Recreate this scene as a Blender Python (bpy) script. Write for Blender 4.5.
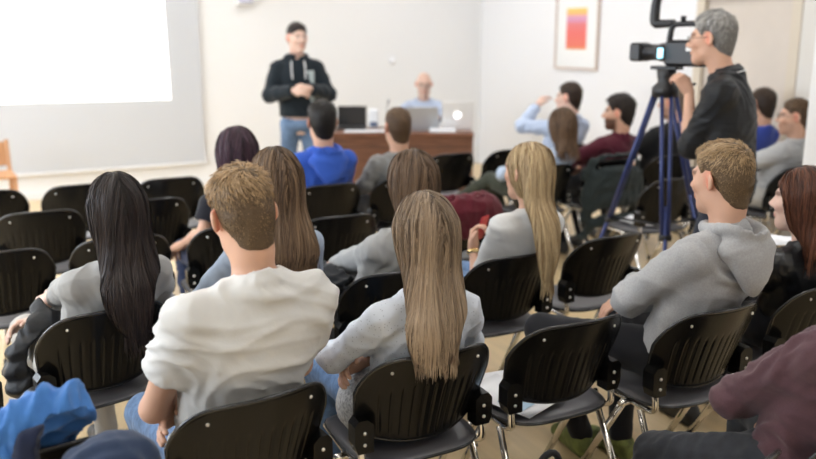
import bpy, math, random
import numpy as np
from mathutils import Vector, Matrix

for _o in list(bpy.data.objects):
    bpy.data.objects.remove(_o)
SC = bpy.context.scene
COL = SC.collection

# ------------------------------------------------------------------ camera
F_PX, PITCH, YAW, CAM_H, PY0 = 800.0, 0.20954, 0.46537, 1.6975, 205.0
cd = bpy.data.cameras.new('camera')
cam = bpy.data.objects.new('camera', cd); COL.objects.link(cam)
cam.location = (0, 0, CAM_H)
cam.rotation_euler = (math.pi/2 - PITCH, 0, -YAW)
cd.sensor_width = 36.0; cd.lens = F_PX/816*36; cd.shift_y = (PY0-229.5)/816
cd.clip_start = 0.05
cd.dof.use_dof = True; cd.dof.focus_distance = 2.45; cd.dof.aperture_fstop = 1.7
SC.camera = cam

# ------------------------------------------------------------------ light
ROOM_R, ROOM_F, ROOM_L, ROOM_B, CEIL = 5.66, 9.14, -4.2, -3.0, 3.3
w = bpy.data.worlds.new('world'); SC.world = w; w.use_nodes = True
bg = w.node_tree.nodes['Background']; bg.inputs[0].default_value = (.80, .88, 1, 1); bg.inputs[1].default_value = 1.0
SC.view_settings.view_transform = 'Standard'; SC.view_settings.look = 'None'
SC.view_settings.exposure = 0.0; SC.view_settings.gamma = 1.0
SC.view_settings.use_curve_mapping = False
WINDOWS = [(1.4, 3.4), (4.0, 6.0), (6.6, 8.6)]     # y ranges of the windows in the left wall
for (a, b) in WINDOWS:
    ld = bpy.data.lights.new('daylight', 'AREA'); ld.shape = 'RECTANGLE'
    ld.size = 1.9; ld.size_y = b-a-.1; ld.energy = 100; ld.color = (.80, .89, 1)
    lo = bpy.data.objects.new('daylight', ld); COL.objects.link(lo)
    lo.location = (ROOM_L-.02, (a+b)/2, 1.9); lo.rotation_euler = (0, -math.pi/2, 0)
LAMP_STRENGTH = 14.5
PROJ_STRENGTH = 1.35

# ------------------------------------------------------------------ pixel helpers (a pixel gives a ray; the plane it meets gives the place)
_c, _s = math.cos(YAW), math.sin(YAW)
def ray(px, py):
    dx = (px-408)/F_PX; dy = (py-PY0)/F_PX
    Y = math.cos(PITCH)-dy*math.sin(PITCH); D = math.sin(PITCH)+dy*math.cos(PITCH)
    return np.array([dx*_c+Y*_s, -dx*_s+Y*_c, -D])
def atz(px, py, z):
    r = ray(px, py); return r*((z-CAM_H)/r[2])+np.array([0, 0, CAM_H])
def atv(px, py, v):
    r = ray(px, py); return r*(v/r[1])+np.array([0, 0, CAM_H])
def atu(px, py, u):
    r = ray(px, py); return r*(u/r[0])+np.array([0, 0, CAM_H])

# ------------------------------------------------------------------ materials
MATS = {}
def mat(name, col, rough=.5, metal=0., spec=.5, bump=None, var=None, coat=0., sheen=0., emit=None, attr=None, stretch=None, trans=0., dots=None):
    """bump=(scale, strength, distance); var=(scale, amount); attr=(dark, light) ramp driven by the mesh's own strand attribute."""
    if name in MATS: return MATS[name]
    m = bpy.data.materials.new(name); m.use_nodes = True; MATS[name] = m
    nt = m.node_tree; N = nt.nodes; L = nt.links; b = N['Principled BSDF']
    b.inputs['Base Color'].default_value = (*col, 1); b.inputs['Roughness'].default_value = rough
    b.inputs['Metallic'].default_value = metal; b.inputs['Specular IOR Level'].default_value = spec
    b.inputs['Coat Weight'].default_value = coat; b.inputs['Coat Roughness'].default_value = .15
    b.inputs['Sheen Weight'].default_value = sheen
    if trans: b.inputs['Transmission Weight'].default_value = trans
    if emit:
        b.inputs['Emission Color'].default_value = (*emit[0], 1); b.inputs['Emission Strength'].default_value = emit[1]
    tc = None
    def coords():
        nonlocal tc
        if tc is None:
            t = N.new('ShaderNodeTexCoord'); mp = N.new('ShaderNodeMapping'); L.new(t.outputs['Object'], mp.inputs[0])
            if stretch: mp.inputs['Scale'].default_value = stretch
            tc = mp.outputs[0]
        return tc
    if attr:
        a = N.new('ShaderNodeAttribute'); a.attribute_name = 'rnd'
        r = N.new('ShaderNodeValToRGB'); L.new(a.outputs['Fac'], r.inputs[0])
        r.color_ramp.elements[0].color = (*attr[0], 1); r.color_ramp.elements[1].color = (*attr[1], 1)
        L.new(r.outputs[0], b.inputs['Base Color'])
    if var:
        n = N.new('ShaderNodeTexNoise'); n.inputs['Scale'].default_value = var[0]; n.inputs['Detail'].default_value = 5
        L.new(coords(), n.inputs['Vector'])
        r = N.new('ShaderNodeValToRGB'); L.new(n.outputs[0], r.inputs[0])
        r.color_ramp.elements[0].position = .35; r.color_ramp.elements[1].position = .65
        r.color_ramp.elements[0].color = (*[max(0, x*(1-var[1])) for x in col], 1)
        r.color_ramp.elements[1].color = (*[min(1, x*(1+var[1])) for x in col], 1)
        L.new(r.outputs[0], b.inputs['Base Color'])
    if dots:
        v = N.new('ShaderNodeTexVoronoi'); v.inputs['Scale'].default_value = dots[0]; v.inputs['Randomness'].default_value = .55; L.new(coords(), v.inputs['Vector'])
        r = N.new('ShaderNodeValToRGB'); L.new(v.outputs['Distance'], r.inputs[0]); r.color_ramp.elements[0].position = dots[1]; r.color_ramp.elements[1].position = dots[1]+.06
        r.color_ramp.elements[0].color = (*dots[2], 1); r.color_ramp.elements[1].color = (*col, 1); L.new(r.outputs[0], b.inputs['Base Color'])
    if bump:
        n = N.new('ShaderNodeTexNoise'); n.inputs['Scale'].default_value = bump[0]; n.inputs['Detail'].default_value = 4
        L.new(coords(), n.inputs['Vector'])
        bp = N.new('ShaderNodeBump'); bp.inputs['Strength'].default_value = bump[1]; bp.inputs['Distance'].default_value = bump[2]
        L.new(n.outputs[0], bp.inputs['Height']); L.new(bp.outputs[0], b.inputs['Normal'])
    return m

def skin_mat(name, col):
    if name in MATS: return MATS[name]
    m = mat(name, col, rough=.5, spec=.35, bump=(60, .15, .002))
    nt = m.node_tree; a = nt.nodes.new('ShaderNodeAttribute'); a.attribute_name = 'tint'
    mx = nt.nodes.new('ShaderNodeMix'); mx.data_type = 'RGBA'; mx.blend_type = 'MULTIPLY'; mx.inputs[0].default_value = 1
    mx.inputs[6].default_value = (*col, 1); nt.links.new(a.outputs['Color'], mx.inputs[7])
    b = nt.nodes['Principled BSDF']; nt.links.new(mx.outputs[2], b.inputs['Base Color'])
    b.inputs['Subsurface Weight'].default_value = .06; b.inputs['Subsurface Radius'].default_value = (.02, .008, .004)
    return m

# ------------------------------------------------------------------ mesh helpers
def np_mesh(name, V, Fq, smooth=True):
    me = bpy.data.meshes.new(name)
    V = np.asarray(V, np.float32); Fq = np.asarray(Fq, np.int32)
    n, k = Fq.shape
    me.vertices.add(len(V)); me.vertices.foreach_set('co', V.ravel())
    me.loops.add(n*k); me.loops.foreach_set('vertex_index', Fq.ravel())
    me.polygons.add(n); me.polygons.foreach_set('loop_start', np.arange(0, n*k, k, dtype=np.int32))
    try: me.polygons.foreach_set('loop_total', np.full(n, k, np.int32))
    except Exception: pass
    me.polygons.foreach_set('use_smooth', np.full(n, smooth, bool))
    me.update(calc_edges=True)
    return me

def link(name, me, m=None, parent=None, loc=None, rotz=None, label=None):
    o = bpy.data.objects.new(name, me); COL.objects.link(o)
    if m is not None and me is not None and len(me.materials) == 0: me.materials.append(m)
    if parent is not None: o.parent = parent
    if loc is not None: o.location = loc
    if rotz is not None: o.rotation_euler = (0, 0, rotz)
    if label: o['label'] = label
    return o
def tag(o, label, cat, group=None, kind=None):
    if label: o['label'] = label
    if cat: o['category'] = cat
    if group: o['group'] = group
    if kind: o['kind'] = kind
    return o
def empty(name, loc=(0, 0, 0), rotz=0.):
    o = bpy.data.objects.new(name, None); COL.objects.link(o); o.location = loc; o.rotation_euler = (0, 0, rotz)
    o.empty_display_size = .1
    return o
def copy_tree(o, parent=None):
    c = o.copy(); COL.objects.link(c); c.parent = parent
    for ch in o.children: copy_tree(ch, c)
    return c

class MB:
    """collects polygons of one mesh"""
    def __init__(s): s.v = []; s.f = []; s.sm = []
    def add(s, vs, fs, smooth=False):
        n = len(s.v); s.v += [tuple(map(float, v)) for v in vs]; s.f += [tuple(i+n for i in q) for q in fs]; s.sm += [smooth]*len(fs); return s
    def box(s, x0, y0, z0, x1, y1, z1, bev=0., M=None):
        if bev <= 0:
            vs = [(x, y, z) for z in (z0, z1) for y in (y0, y1) for x in (x0, x1)]
            fs = [(0, 2, 3, 1), (4, 5, 7, 6), (0, 1, 5, 4), (2, 6, 7, 3), (0, 4, 6, 2), (1, 3, 7, 5)]
        else:
            b = min(bev, (x1-x0)/2.01, (y1-y0)/2.01, (z1-z0)/2.01)
            vs = []; idx = {}
            for i, (x, sx) in enumerate(((x0, 1), (x1, -1))):
                for j, (y, sy) in enumerate(((y0, 1), (y1, -1))):
                    for k, (z, sz) in enumerate(((z0, 1), (z1, -1))):
                        idx[i, j, k, 0] = len(vs); vs.append((x, y+sy*b, z+sz*b))
                        idx[i, j, k, 1] = len(vs); vs.append((x+sx*b, y, z+sz*b))
                        idx[i, j, k, 2] = len(vs); vs.append((x+sx*b, y+sy*b, z))
            g = lambda *a: idx[a]
            fs = []
            for i in (0, 1):
                q = [g(i, 0, 0, 0), g(i, 0, 1, 0), g(i, 1, 1, 0), g(i, 1, 0, 0)]; fs.append(q if i == 0 else q[::-1])
                q = [g(0, i, 0, 1), g(1, i, 0, 1), g(1, i, 1, 1), g(0, i, 1, 1)]; fs.append(q if i == 0 else q[::-1])
                q = [g(0, 0, i, 2), g(0, 1, i, 2), g(1, 1, i, 2), g(1, 0, i, 2)]; fs.append(q if i == 0 else q[::-1])
            for a in (0, 1):
                for c in (0, 1):
                    fs.append([g(a, c, 0, 0), g(a, c, 1, 0), g(a, c, 1, 1), g(a, c, 0, 1)])
                    fs.append([g(a, 0, c, 0), g(a, 1, c, 0), g(a, 1, c, 2), g(a, 0, c, 2)])
                    fs.append([g(0, a, c, 1), g(1, a, c, 1), g(1, a, c, 2), g(0, a, c, 2)])
                    for d in (0, 1): fs.append([g(a, c, d, 0), g(a, c, d, 1), g(a, c, d, 2)])
        if M is not None: vs = [tuple(M @ Vector(v)) for v in vs]
        return s.add(vs, fs)
    def tube(s, pts, r, n=10, smooth_path=0, caps=True, flat=1.0):
        P = [Vector(p) for p in pts]
        for _ in range(smooth_path):
            Q = [P[0]]
            for a, b in zip(P, P[1:]): Q += [a.lerp(b, .25), a.lerp(b, .75)]
            P = Q+[P[-1]]
        R = list(r) if hasattr(r, '__len__') else [r]*len(P)
        if len(R) != len(P): R = list(np.interp(np.linspace(0, 1, len(P)), np.linspace(0, 1, len(R)), R))
        vs = []; fs = []; up = None
        for i, p in enumerate(P):
            t = (P[min(i+1, len(P)-1)]-P[max(i-1, 0)]).normalized()
            if up is None: up = Vector((0, 0, 1)) if abs(t.z) < .9 else Vector((1, 0, 0))
            x = t.cross(up).normalized(); y = x.cross(t).normalized(); up = y
            for k in range(n):
                a = 2*math.pi*k/n; vs.append(p+x*math.cos(a)*R[i]+y*math.sin(a)*R[i]*flat)
        for i in range(len(P)-1):
            for k in range(n): fs.append((i*n+k, i*n+(k+1) % n, (i+1)*n+(k+1) % n, (i+1)*n+k))
        if caps: fs += [tuple(range(n))[::-1], tuple(range((len(P)-1)*n, len(P)*n))]
        return s.add(vs, fs, True)
    def lathe(s, prof, n=20, M=None):
        vs = []; fs = []
        for (r, z) in prof:
            for k in range(n): a = 2*math.pi*k/n; vs.append((r*math.cos(a), r*math.sin(a), z))
        for i in range(len(prof)-1):
            for k in range(n): fs.append((i*n+k, i*n+(k+1) % n, (i+1)*n+(k+1) % n, (i+1)*n+k))
        fs += [tuple(range(n))[::-1], tuple(range((len(prof)-1)*n, len(prof)*n))]
        if M is not None: vs = [tuple(M @ Vector(v)) for v in vs]
        return s.add(vs, fs, True)
    def prism(s, poly, y0, y1, M=None):
        """poly in x,z, extruded along y"""
        n = len(poly); vs = [(x, y0, z) for x, z in poly]+[(x, y1, z) for x, z in poly]
        fs = [tuple(range(n)), tuple(range(n, 2*n))[::-1]]+[(i, i+n, (i+1) % n+n, (i+1) % n) for i in range(n)]
        if M is not None: vs = [tuple(M @ Vector(v)) for v in vs]
        return s.add(vs, fs)
    def mesh(s, name):
        me = bpy.data.meshes.new(name); me.from_pydata(s.v, [], s.f)
        me.polygons.foreach_set('use_smooth', s.sm)
        import bmesh
        b = bmesh.new(); b.from_mesh(me); bmesh.ops.recalc_face_normals(b, faces=b.faces); b.to_mesh(me); b.free()
        return me
    def build(s, name, m, parent=None, loc=None, rotz=None, label=None):
        return link(name, s.mesh(name), m, parent, loc, rotz, label)
def box(x0, y0, z0, x1, y1, z1, bev=0., M=None): return MB().box(x0, y0, z0, x1, y1, z1, bev, M)
def struct(o): o['kind'] = 'structure'; return o

# ------------------------------------------------------------------ signed-distance modelling: bodies and cloth as one continuous skin
def smin(a, b, k):
    h = np.clip(.5+.5*(b-a)/k, 0, 1); return b+(a-b)*h-k*h*(1-h)
class Prim:
    __slots__ = ('f', 'c', 'r', 'k', 'op')
    def __init__(s, f, c, r, k=.02, op='+'): s.f = f; s.c = np.asarray(c, float); s.r = r; s.k = k; s.op = op
def cone(a, b, ra, rb, k=.02, op='+', sx=None):
    a = np.asarray(a, float); b = np.asarray(b, float); ab = b-a; L2 = max(float(ab@ab), 1e-9)
    def f(P):
        t = np.clip((P-a)@ab/L2, 0, 1); return np.linalg.norm(P-(a+t[:, None]*ab), axis=1)-(ra+(rb-ra)*t)
    return Prim(f, (a+b)/2, math.sqrt(L2)/2+max(ra, rb), k, op)
def ell(c, r, R=None, k=.02, op='+'):
    c = np.asarray(c, float); r = np.asarray(r, float)
    def f(P):
        Q = P-c
        if R is not None: Q = Q@R
        k0 = np.linalg.norm(Q/r, axis=1); k1 = np.linalg.norm(Q/(r*r), axis=1)
        return k0*(k0-1)/np.maximum(k1, 1e-6)
    return Prim(f, c, float(r.max()), k, op)
def rbox(c, hs, R=None, rad=.01, k=.01, op='+'):
    c = np.asarray(c, float); hs = np.asarray(hs, float)
    def f(P):
        Q = P-c
        if R is not None: Q = Q@R
        q = np.abs(Q)-(hs-rad)
        return np.linalg.norm(np.maximum(q, 0), axis=1)+np.minimum(q.max(1), 0)-rad
    return Prim(f, c, float(np.linalg.norm(hs)), k, op)
def sm1(x, it=3):
    for _ in range(it):
        y = x.copy(); y[1:-1] = .25*x[:-2]+.5*x[1:-1]+.25*x[2:]; x = y
    return x
def loft(pts, ws, ds, lat=(1, 0, 0), k=.03, op='+', inflate=0., cut_top=True):
    pts = np.asarray(pts, float); ax = pts[-1]-pts[0]; T = np.linalg.norm(ax); ax = ax/T
    lat = np.asarray(lat, float); lat = lat-ax*(lat@ax); lat /= np.linalg.norm(lat); dep = np.cross(ax, lat)
    h = (pts-pts[0])@ax; hh = np.linspace(0, T, 60)
    it = 14
    cl = sm1(np.interp(hh, h, (pts-pts[0])@lat), it); cm = sm1(np.interp(hh, h, (pts-pts[0])@dep), it)
    W = sm1(np.interp(hh, h, ws), it)+inflate; D = sm1(np.interp(hh, h, ds), it)+inflate
    p0 = pts[0]
    def f(P):
        Q = P-p0; t = Q@ax; tc = np.clip(t, 0, T)
        x = Q@lat-np.interp(tc, hh, cl); y = Q@dep-np.interp(tc, hh, cm)
        w_ = np.interp(tc, hh, W); d_ = np.interp(tc, hh, D)
        r = np.sqrt((x/w_)**2+(y/d_)**2)+1e-6; ln = np.sqrt(x*x+y*y)
        s = np.where(r < 1, (r-1)*np.minimum(w_, d_), ln*(1-1/r)*.9)
        e = np.maximum(-t, t-T)-inflate*.5
        return np.where(e > 0, np.sqrt(np.maximum(s, 0)**2+e*e)+np.minimum(s, 0)*0, np.maximum(s, e))
    mid = pts.mean(0); R = max(np.linalg.norm(pts-mid, axis=1).max()+max(max(ws), max(ds))+inflate, .05)
    return Prim(f, mid, R, k, op)
def cutp(prim, c, n):
    """keep the side of the plane through c that n points away from"""
    c = np.asarray(c, float); n = np.asarray(n, float); n = n/np.linalg.norm(n); f0 = prim.f
    return Prim(lambda P: np.maximum(f0(P), (P-c)@n), prim.c, prim.r, prim.k, prim.op)
def evals(prims, P, base=.2):
    d = np.full(len(P), base)
    for q in prims:
        m = np.linalg.norm(P-q.c, axis=1) < q.r+max(.09, 2*q.k)
        if not m.any(): continue
        v = q.f(P[m])
        if q.op == '+': d[m] = smin(d[m], v, q.k)
        elif q.op == '-': d[m] = -smin(-d[m], v, q.k)
        else: d[m] = -smin(-d[m], -v, q.k)
    return d
def grad(prims, P, e=.004):
    g = np.empty_like(P); d0 = evals(prims, P)
    for i in range(3):
        Q = P.copy(); Q[:, i] += e; g[:, i] = evals(prims, Q)-d0
    return d0, g/np.maximum(np.linalg.norm(g, axis=1, keepdims=True), 1e-9)
def sdf_mesh(prims, h, snap=True):
    add = [q for q in prims if q.op == '+']
    lo = np.min([q.c-q.r for q in add], 0)-3*h; hi = np.max([q.c+q.r for q in add], 0)+3*h
    H = 4*h; n = np.ceil((hi-lo)/H).astype(int)+1
    g = [lo[i]+H*(np.arange(n[i])) for i in range(3)]
    C = np.stack(np.meshgrid(*g, indexing='ij'), -1).reshape(-1, 3)+1.5*h
    dc = evals(prims, C)
    act = np.abs(dc) < H*1.75
    D = np.repeat(np.repeat(np.repeat(dc.reshape(n).astype(np.float32), 4, 0), 4, 1), 4, 2)
    ai = np.stack(np.unravel_index(np.nonzero(act)[0], n), 1)*4
    off = np.stack(np.meshgrid(*[np.arange(4)]*3, indexing='ij'), -1).reshape(-1, 3)
    I = (ai[:, None, :]+off[None]).reshape(-1, 3)
    D[I[:, 0], I[:, 1], I[:, 2]] = evals(prims, lo+I*h)
    D[D == 0] = 1e-6
    s = D < 0
    sl = [slice(0, -1), slice(1, None)]
    cnt = np.zeros([k-1 for k in s.shape], np.int8)
    for a in sl:
        for b in sl:
            for c in sl: cnt += s[a, b, c]
    A = np.argwhere((cnt > 0) & (cnt < 8))
    V = np.zeros((len(A), 3)); nn = np.zeros(len(A))
    corners = [(a, b, c) for a in (0, 1) for b in (0, 1) for c in (0, 1)]
    for p in corners:
        for ax in range(3):
            if p[ax]: continue
            q = list(p); q[ax] = 1
            dp = D[A[:, 0]+p[0], A[:, 1]+p[1], A[:, 2]+p[2]]; dq = D[A[:, 0]+q[0], A[:, 1]+q[1], A[:, 2]+q[2]]
            m = (dp < 0) != (dq < 0)
            t = np.where(m, dp/np.where(m, dp-dq, 1), 0)
            X = np.array(p, float)[None]+np.eye(3)[ax][None]*t[:, None]
            V[m] += X[m]; nn[m] += 1
    V = lo+(A+V/nn[:, None])*h
    ix = np.full(cnt.shape, -1, np.int32); ix[A[:, 0], A[:, 1], A[:, 2]] = np.arange(len(A))
    Q = []
    for ax in range(3):
        o1, o2 = (ax+1) % 3, (ax+2) % 3
        a = [slice(0, -1)]*3; b = [slice(0, -1)]*3
        b[ax] = slice(1, None)
        s0 = s[tuple(slice(0, -1) if i == ax else slice(None) for i in range(3))]; s1 = s[tuple(slice(1, None) if i == ax else slice(None) for i in range(3))]
        E = np.argwhere(s0 != s1)
        E = E[(E[:, o1] > 0) & (E[:, o2] > 0) & (E[:, o1] < cnt.shape[o1]) & (E[:, o2] < cnt.shape[o2]) & (E[:, ax] < cnt.shape[ax])]
        inside = s[E[:, 0], E[:, 1], E[:, 2]]
        def at(d1, d2):
            J = E.copy(); J[:, o1] -= d1; J[:, o2] -= d2; return ix[J[:, 0], J[:, 1], J[:, 2]]
        q = np.stack([at(1, 1), at(0, 1), at(0, 0), at(1, 0)], 1)
        q[~inside] = q[~inside][:, ::-1]
        Q.append(q)
    Q = np.concatenate(Q); Q = Q[(Q >= 0).all(1)]
    if snap:
        for _ in range(2):
            d, gr = grad(prims, V, h*.3); V -= gr*np.clip(d, -.6*h, .6*h)[:, None]
    return V, Q
def vnormals(V, Q):
    n = np.zeros_like(V); fn = np.cross(V[Q[:, 2]]-V[Q[:, 0]], V[Q[:, 3]]-V[Q[:, 1]])
    for i in range(4): np.add.at(n, Q[:, i], fn)
    return n/np.maximum(np.linalg.norm(n, axis=1, keepdims=True), 1e-12)
def folds(P, seed, freq=34., n=6, direction=None, spread=1.):
    """creased-cloth height field, about -1..1"""
    r = np.random.default_rng(seed); out = np.zeros(len(P))
    wv = [r.normal(size=3)*11 for _ in range(4)]; ph = r.uniform(0, 6.28, 4)
    warp = sum(np.sin(P@a+b) for a, b in zip(wv, ph))
    for i in range(n):
        d = r.normal(size=3)*spread
        if direction is not None: d = d+np.asarray(direction)*1.3
        d /= np.linalg.norm(d); fq = freq*r.uniform(.5, 1.7)
        x = np.sin(P@d*fq+1.5*warp+r.uniform(0, 6.28))
        m = np.clip(.35+.9*np.sin(P@(r.normal(size=3)*9)+.8*warp+r.uniform(0, 6.28)), 0, 1)
        out += (.55-np.abs(x)**.8)*m*r.uniform(.6, 1)*(34/fq)**.3
    return out/math.sqrt(n)*1.5

# ------------------------------------------------------------------ people
def rot3(yaw=0., pitch=0., roll=0.):
    """columns: right, forward, up.  pitch > 0 looks up, roll > 0 tilts to the right"""
    cy, sy, cp, sp, cr, sr = math.cos(yaw), math.sin(yaw), math.cos(pitch), math.sin(pitch), math.cos(roll), math.sin(roll)
    Rz = np.array([[cy, -sy, 0], [sy, cy, 0], [0, 0, 1]]); Rx = np.array([[1, 0, 0], [0, cp, -sp], [0, sp, cp]]); Ry = np.array([[cr, 0, sr], [0, 1, 0], [-sr, 0, cr]])
    return Rz@Rx@Ry
def _cap(Q, a, b, ra, rb):
    a = np.array(a); ab = np.array(b)-a; t = np.clip((Q-a)@ab/(ab@ab), 0, 1)
    return np.linalg.norm(Q-(a+t[:, None]*ab), axis=1)-(ra+(rb-ra)*t)
def _ell(Q, c, r):
    Q = Q-np.array(c); r = np.array(r); k0 = np.linalg.norm(Q/r, axis=1); k1 = np.linalg.norm(Q/(r*r), axis=1)
    return k0*(k0-1)/np.maximum(k1, 1e-6)
def head_sdf(Q, fem=False):
    d = smin(_ell(Q, (0, -.018, .028), (.076, .097, .092)), _cap(Q, (0, -.045, -.02), (0, -.04, -.10), .06, .052), .03)
    d = smin(d, _ell(Q, (0, .028, -.03), (.061, .066, .075)), .04)
    d = smin(d, _cap(Q, (-.03, .02, -.075), (0, .062, -.1), .03, .024), .03)
    d = smin(d, _cap(Q, (.03, .02, -.075), (0, .062, -.1), .03, .024), .03)
    d = smin(d, _cap(Q, (-.034, .078, .022), (.034, .078, .022), .013, .013), .02)
    d = smin(d, _cap(Q, (-.042, .062, -.022), (-.03, .075, -.03), .02, .016), .02)
    d = smin(d, _cap(Q, (.042, .062, -.022), (.03, .075, -.03), .02, .016), .02)
    for s in (-1, 1):
        d = -smin(-d, np.linalg.norm(Q-np.array((s*.031, .101, .004)), axis=1)-.015, .012)
        d = np.minimum(d, np.linalg.norm(Q-np.array((s*.031, .077, .003)), axis=1)-.0125)
    d = smin(d, _cap(Q, (0, .088, .012), (0, .112, -.028), .007, .011), .012)
    d = smin(d, _cap(Q, (-.011, .1, -.033), (.011, .1, -.033), .009, .009), .01)
    d = smin(d, _cap(Q, (-.019, .089, -.06), (.019, .089, -.06), .006, .006), .008)
    d = smin(d, _cap(Q, (-.016, .088, -.07), (.016, .088, -.07), .007, .007), .008)
    for s in (-1, 1):
        e = Q.copy(); e[:, 0] *= s; e = e-np.array((.082, -.008, -.005)); a = .62
        e = np.stack([e[:, 0]*math.cos(a)+e[:, 1]*math.sin(a), -e[:, 0]*math.sin(a)+e[:, 1]*math.cos(a), e[:, 2]], 1)
        o = _ell(e, (0, -.004, .003), (.009, .021, .032)); o = -smin(-o, _ell(e, (.009, .002, .0), (.007, .012, .021)), .005)
        d = smin(d, o, .008)
    return d
def hand_prims(w, dr, nrm, side, curl=.5, s=1., spread=1.):
    """w wrist, dr towards the fingers, nrm out of the back of the hand, side -1 left hand / 1 right hand (thumb side follows)"""
    w = np.asarray(w, float); dr = np.asarray(dr, float); dr /= np.linalg.norm(dr)
    nrm = np.asarray(nrm, float); nrm = nrm-dr*(nrm@dr); nrm /= np.linalg.norm(nrm)
    lat = np.cross(dr, nrm)*side       # towards the little finger
    pr = [cone(w, w+dr*.03*s, .024*s, .026*s, .015)]
    for q in (-.026, -.009, .009, .024):
        pr.append(cone(w+dr*.022*s+lat*q*.75*s, w+dr*.088*s+lat*q*s, .0165*s, .0135*s, .014))
    for q, ln in zip((-.028, -.0095, .0095, .027), (.074, .084, .078, .06)):
        p = w+dr*.09*s+lat*q*s; a = .15; r = .0092*s
        d2 = dr+lat*q*2.5*spread
        for seg, fr in enumerate((.44, .31, .25)):
            a += curl*(.9 if seg == 0 else 1.05)
            v = d2*math.cos(a)-nrm*math.sin(a); v /= np.linalg.norm(v)
            n2 = p+v*ln*fr*s; pr.append(cone(p, n2, r, r*.9, .004)); p = n2; r *= .92
    p = w+dr*.025*s-lat*.024*s; v = dr*.75-lat*.65-nrm*.25; v /= np.linalg.norm(v)
    p2 = p+v*.045*s; pr.append(cone(p, p2, .016*s, .0115*s, .012))
    v = dr*.95-lat*.1-nrm*(.3+.4*curl); v /= np.linalg.norm(v); pr.append(cone(p2, p2+v*.034*s, .0105*s, .009*s, .006))
    return pr
def arm_prims(sh, el, wr, s, inf=0., k=.03):
    sh, el, wr = map(np.asarray, (sh, el, wr)); m = sh+(el-sh)*.45; m2 = el+(wr-el)*.35
    return [cone(sh, m, .055*s+inf, .047*s+inf, k), cone(m, el, .047*s+inf, .039*s+inf, .02), cone(el, m2, .039*s+inf, .040*s+inf, .02), cone(m2, wr, .040*s+inf, .0265*s+inf, .02)]

SKIN = {'fair': (.60, .355, .25), 'pale': (.68, .46, .37), 'tan': (.5, .29, .18)}
def color_skin(me, V, Hc, R, hs, brow=.35, beard=0., lips=True):
    Q = (V-Hc)@R/hs; n = len(V); T = np.ones((n, 3))
    def blend(mask, c):
        m = np.clip(mask, 0, 1)[:, None]; T[:] = T*(1-m)+np.array(c)*m
    ear = np.clip(1-(np.abs(np.abs(Q[:, 0])-.082))/.014, 0, 1)*(np.abs(Q[:, 1]+.01) < .035)*(np.abs(Q[:, 2]) < .045); blend(ear*.8, (1.12, .55, .48))
    for s in (-1, 1):
        blend(.45*np.clip(1-np.linalg.norm(Q-(s*.045, .065, -.03), axis=1)/.03, 0, 1), (1.05, .7, .65))
        e = np.linalg.norm(Q-(s*.031, .088, .003), axis=1); blend((e < .011)*1., (1.05, 1.35, 1.6))
        e = np.linalg.norm(Q-(s*.031, .0905, .003), axis=1); blend((e < .0062)*1., (.06, .06, .08))
        e = np.abs(Q[:, 2]-.026+.12*np.abs(np.abs(Q[:, 0])-.03))/.006; blend(np.clip(1.6-e, 0, 1)*(np.abs(np.abs(Q[:, 0])-.033) < .02)*(Q[:, 1] > .05), (brow, brow*.9, brow*.85))
    if lips: blend(np.clip(1.5-np.abs(Q[:, 2]+.065)/.008, 0, 1)*(np.abs(Q[:, 0]) < .024)*(Q[:, 1] > .07), (.95, .6, .58))
    if beard: blend(beard*np.clip((-.035-Q[:, 2])/.012, 0, 1)*np.clip((Q[:, 1]+.005)/.02, 0, 1)*(Q[:, 2] > -.16)*(np.linalg.norm(Q, axis=1) < .16), (.16, .12, .10))
    at = me.color_attributes.new('tint', 'FLOAT_COLOR', 'POINT')
    at.data.foreach_set('color', np.concatenate([T, np.ones((n, 1))], 1).astype(np.float32).ravel())

def ribbons(name, paths, nrm, width, rnd, tilt, m, parent, taper=.5):
    """paths (S,N,3) strands -> one mesh of thin ribbons lying on the hair's surface"""
    S, N, _ = paths.shape
    T = np.gradient(paths, axis=1); T /= np.maximum(np.linalg.norm(T, axis=2, keepdims=True), 1e-9)
    side = np.cross(T, nrm); side /= np.maximum(np.linalg.norm(side, axis=2, keepdims=True), 1e-9)
    side = side*np.cos(tilt)[:, None, None]+nrm*np.sin(tilt)[:, None, None]
    wd = width[:, None]*np.linspace(1, taper, N)[None]; wd[:, -1] *= .25
    A = paths-side*wd[..., None]; B = paths+side*wd[..., None]
    V = np.stack([A, B], 2).reshape(-1, 3)
    i = (np.arange(S)[:, None]*N+np.arange(N-1)[None]).ravel()*2
    Q = np.stack([i, i+1, i+3, i+2], 1)
    return V, Q, np.repeat(rnd, N*2) if rnd.ndim == 1 else np.repeat(rnd.ravel(), 2)

def hair_object(parts, m, parent, name='hair'):
    V = np.concatenate([p[0] for p in parts]); off = 0; Q = []; R = []
    for v, q, r in parts: Q.append(q+off); off += len(v); R.append(r)
    me = np_mesh(name, V, np.concatenate(Q)); at = me.attributes.new('rnd', 'FLOAT', 'POINT')
    at.data.foreach_set('value', np.concatenate(R).astype(np.float32))
    return link(name, me, m, parent)

def skull(Q): return smin(_ell(Q, (0, -.018, .028), (.076, .097, .092)), _cap(Q, (0, -.045, -.02), (0, -.042, -.12), .06, .054), .03)
def hairline(Q, kind):
    y = Q[:, 1]
    if kind == 'short': zl = np.interp(y, [-.12, -.05, -.03, -.012, .012, .03, .05, .075, .1], [-.104, -.1, -.075, .03, .036, -.004, .03, .06, .075])+np.where(y < -.03, .012*(np.abs(Q[:, 0])/.05)**2, 0)
    else: zl = np.interp(y, [-.12, -.04, 0, .02, .045, .07, .1], [-.2, -.2, -.2, -.12, .02, .06, .08])
    return zl-Q[:, 2]

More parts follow.
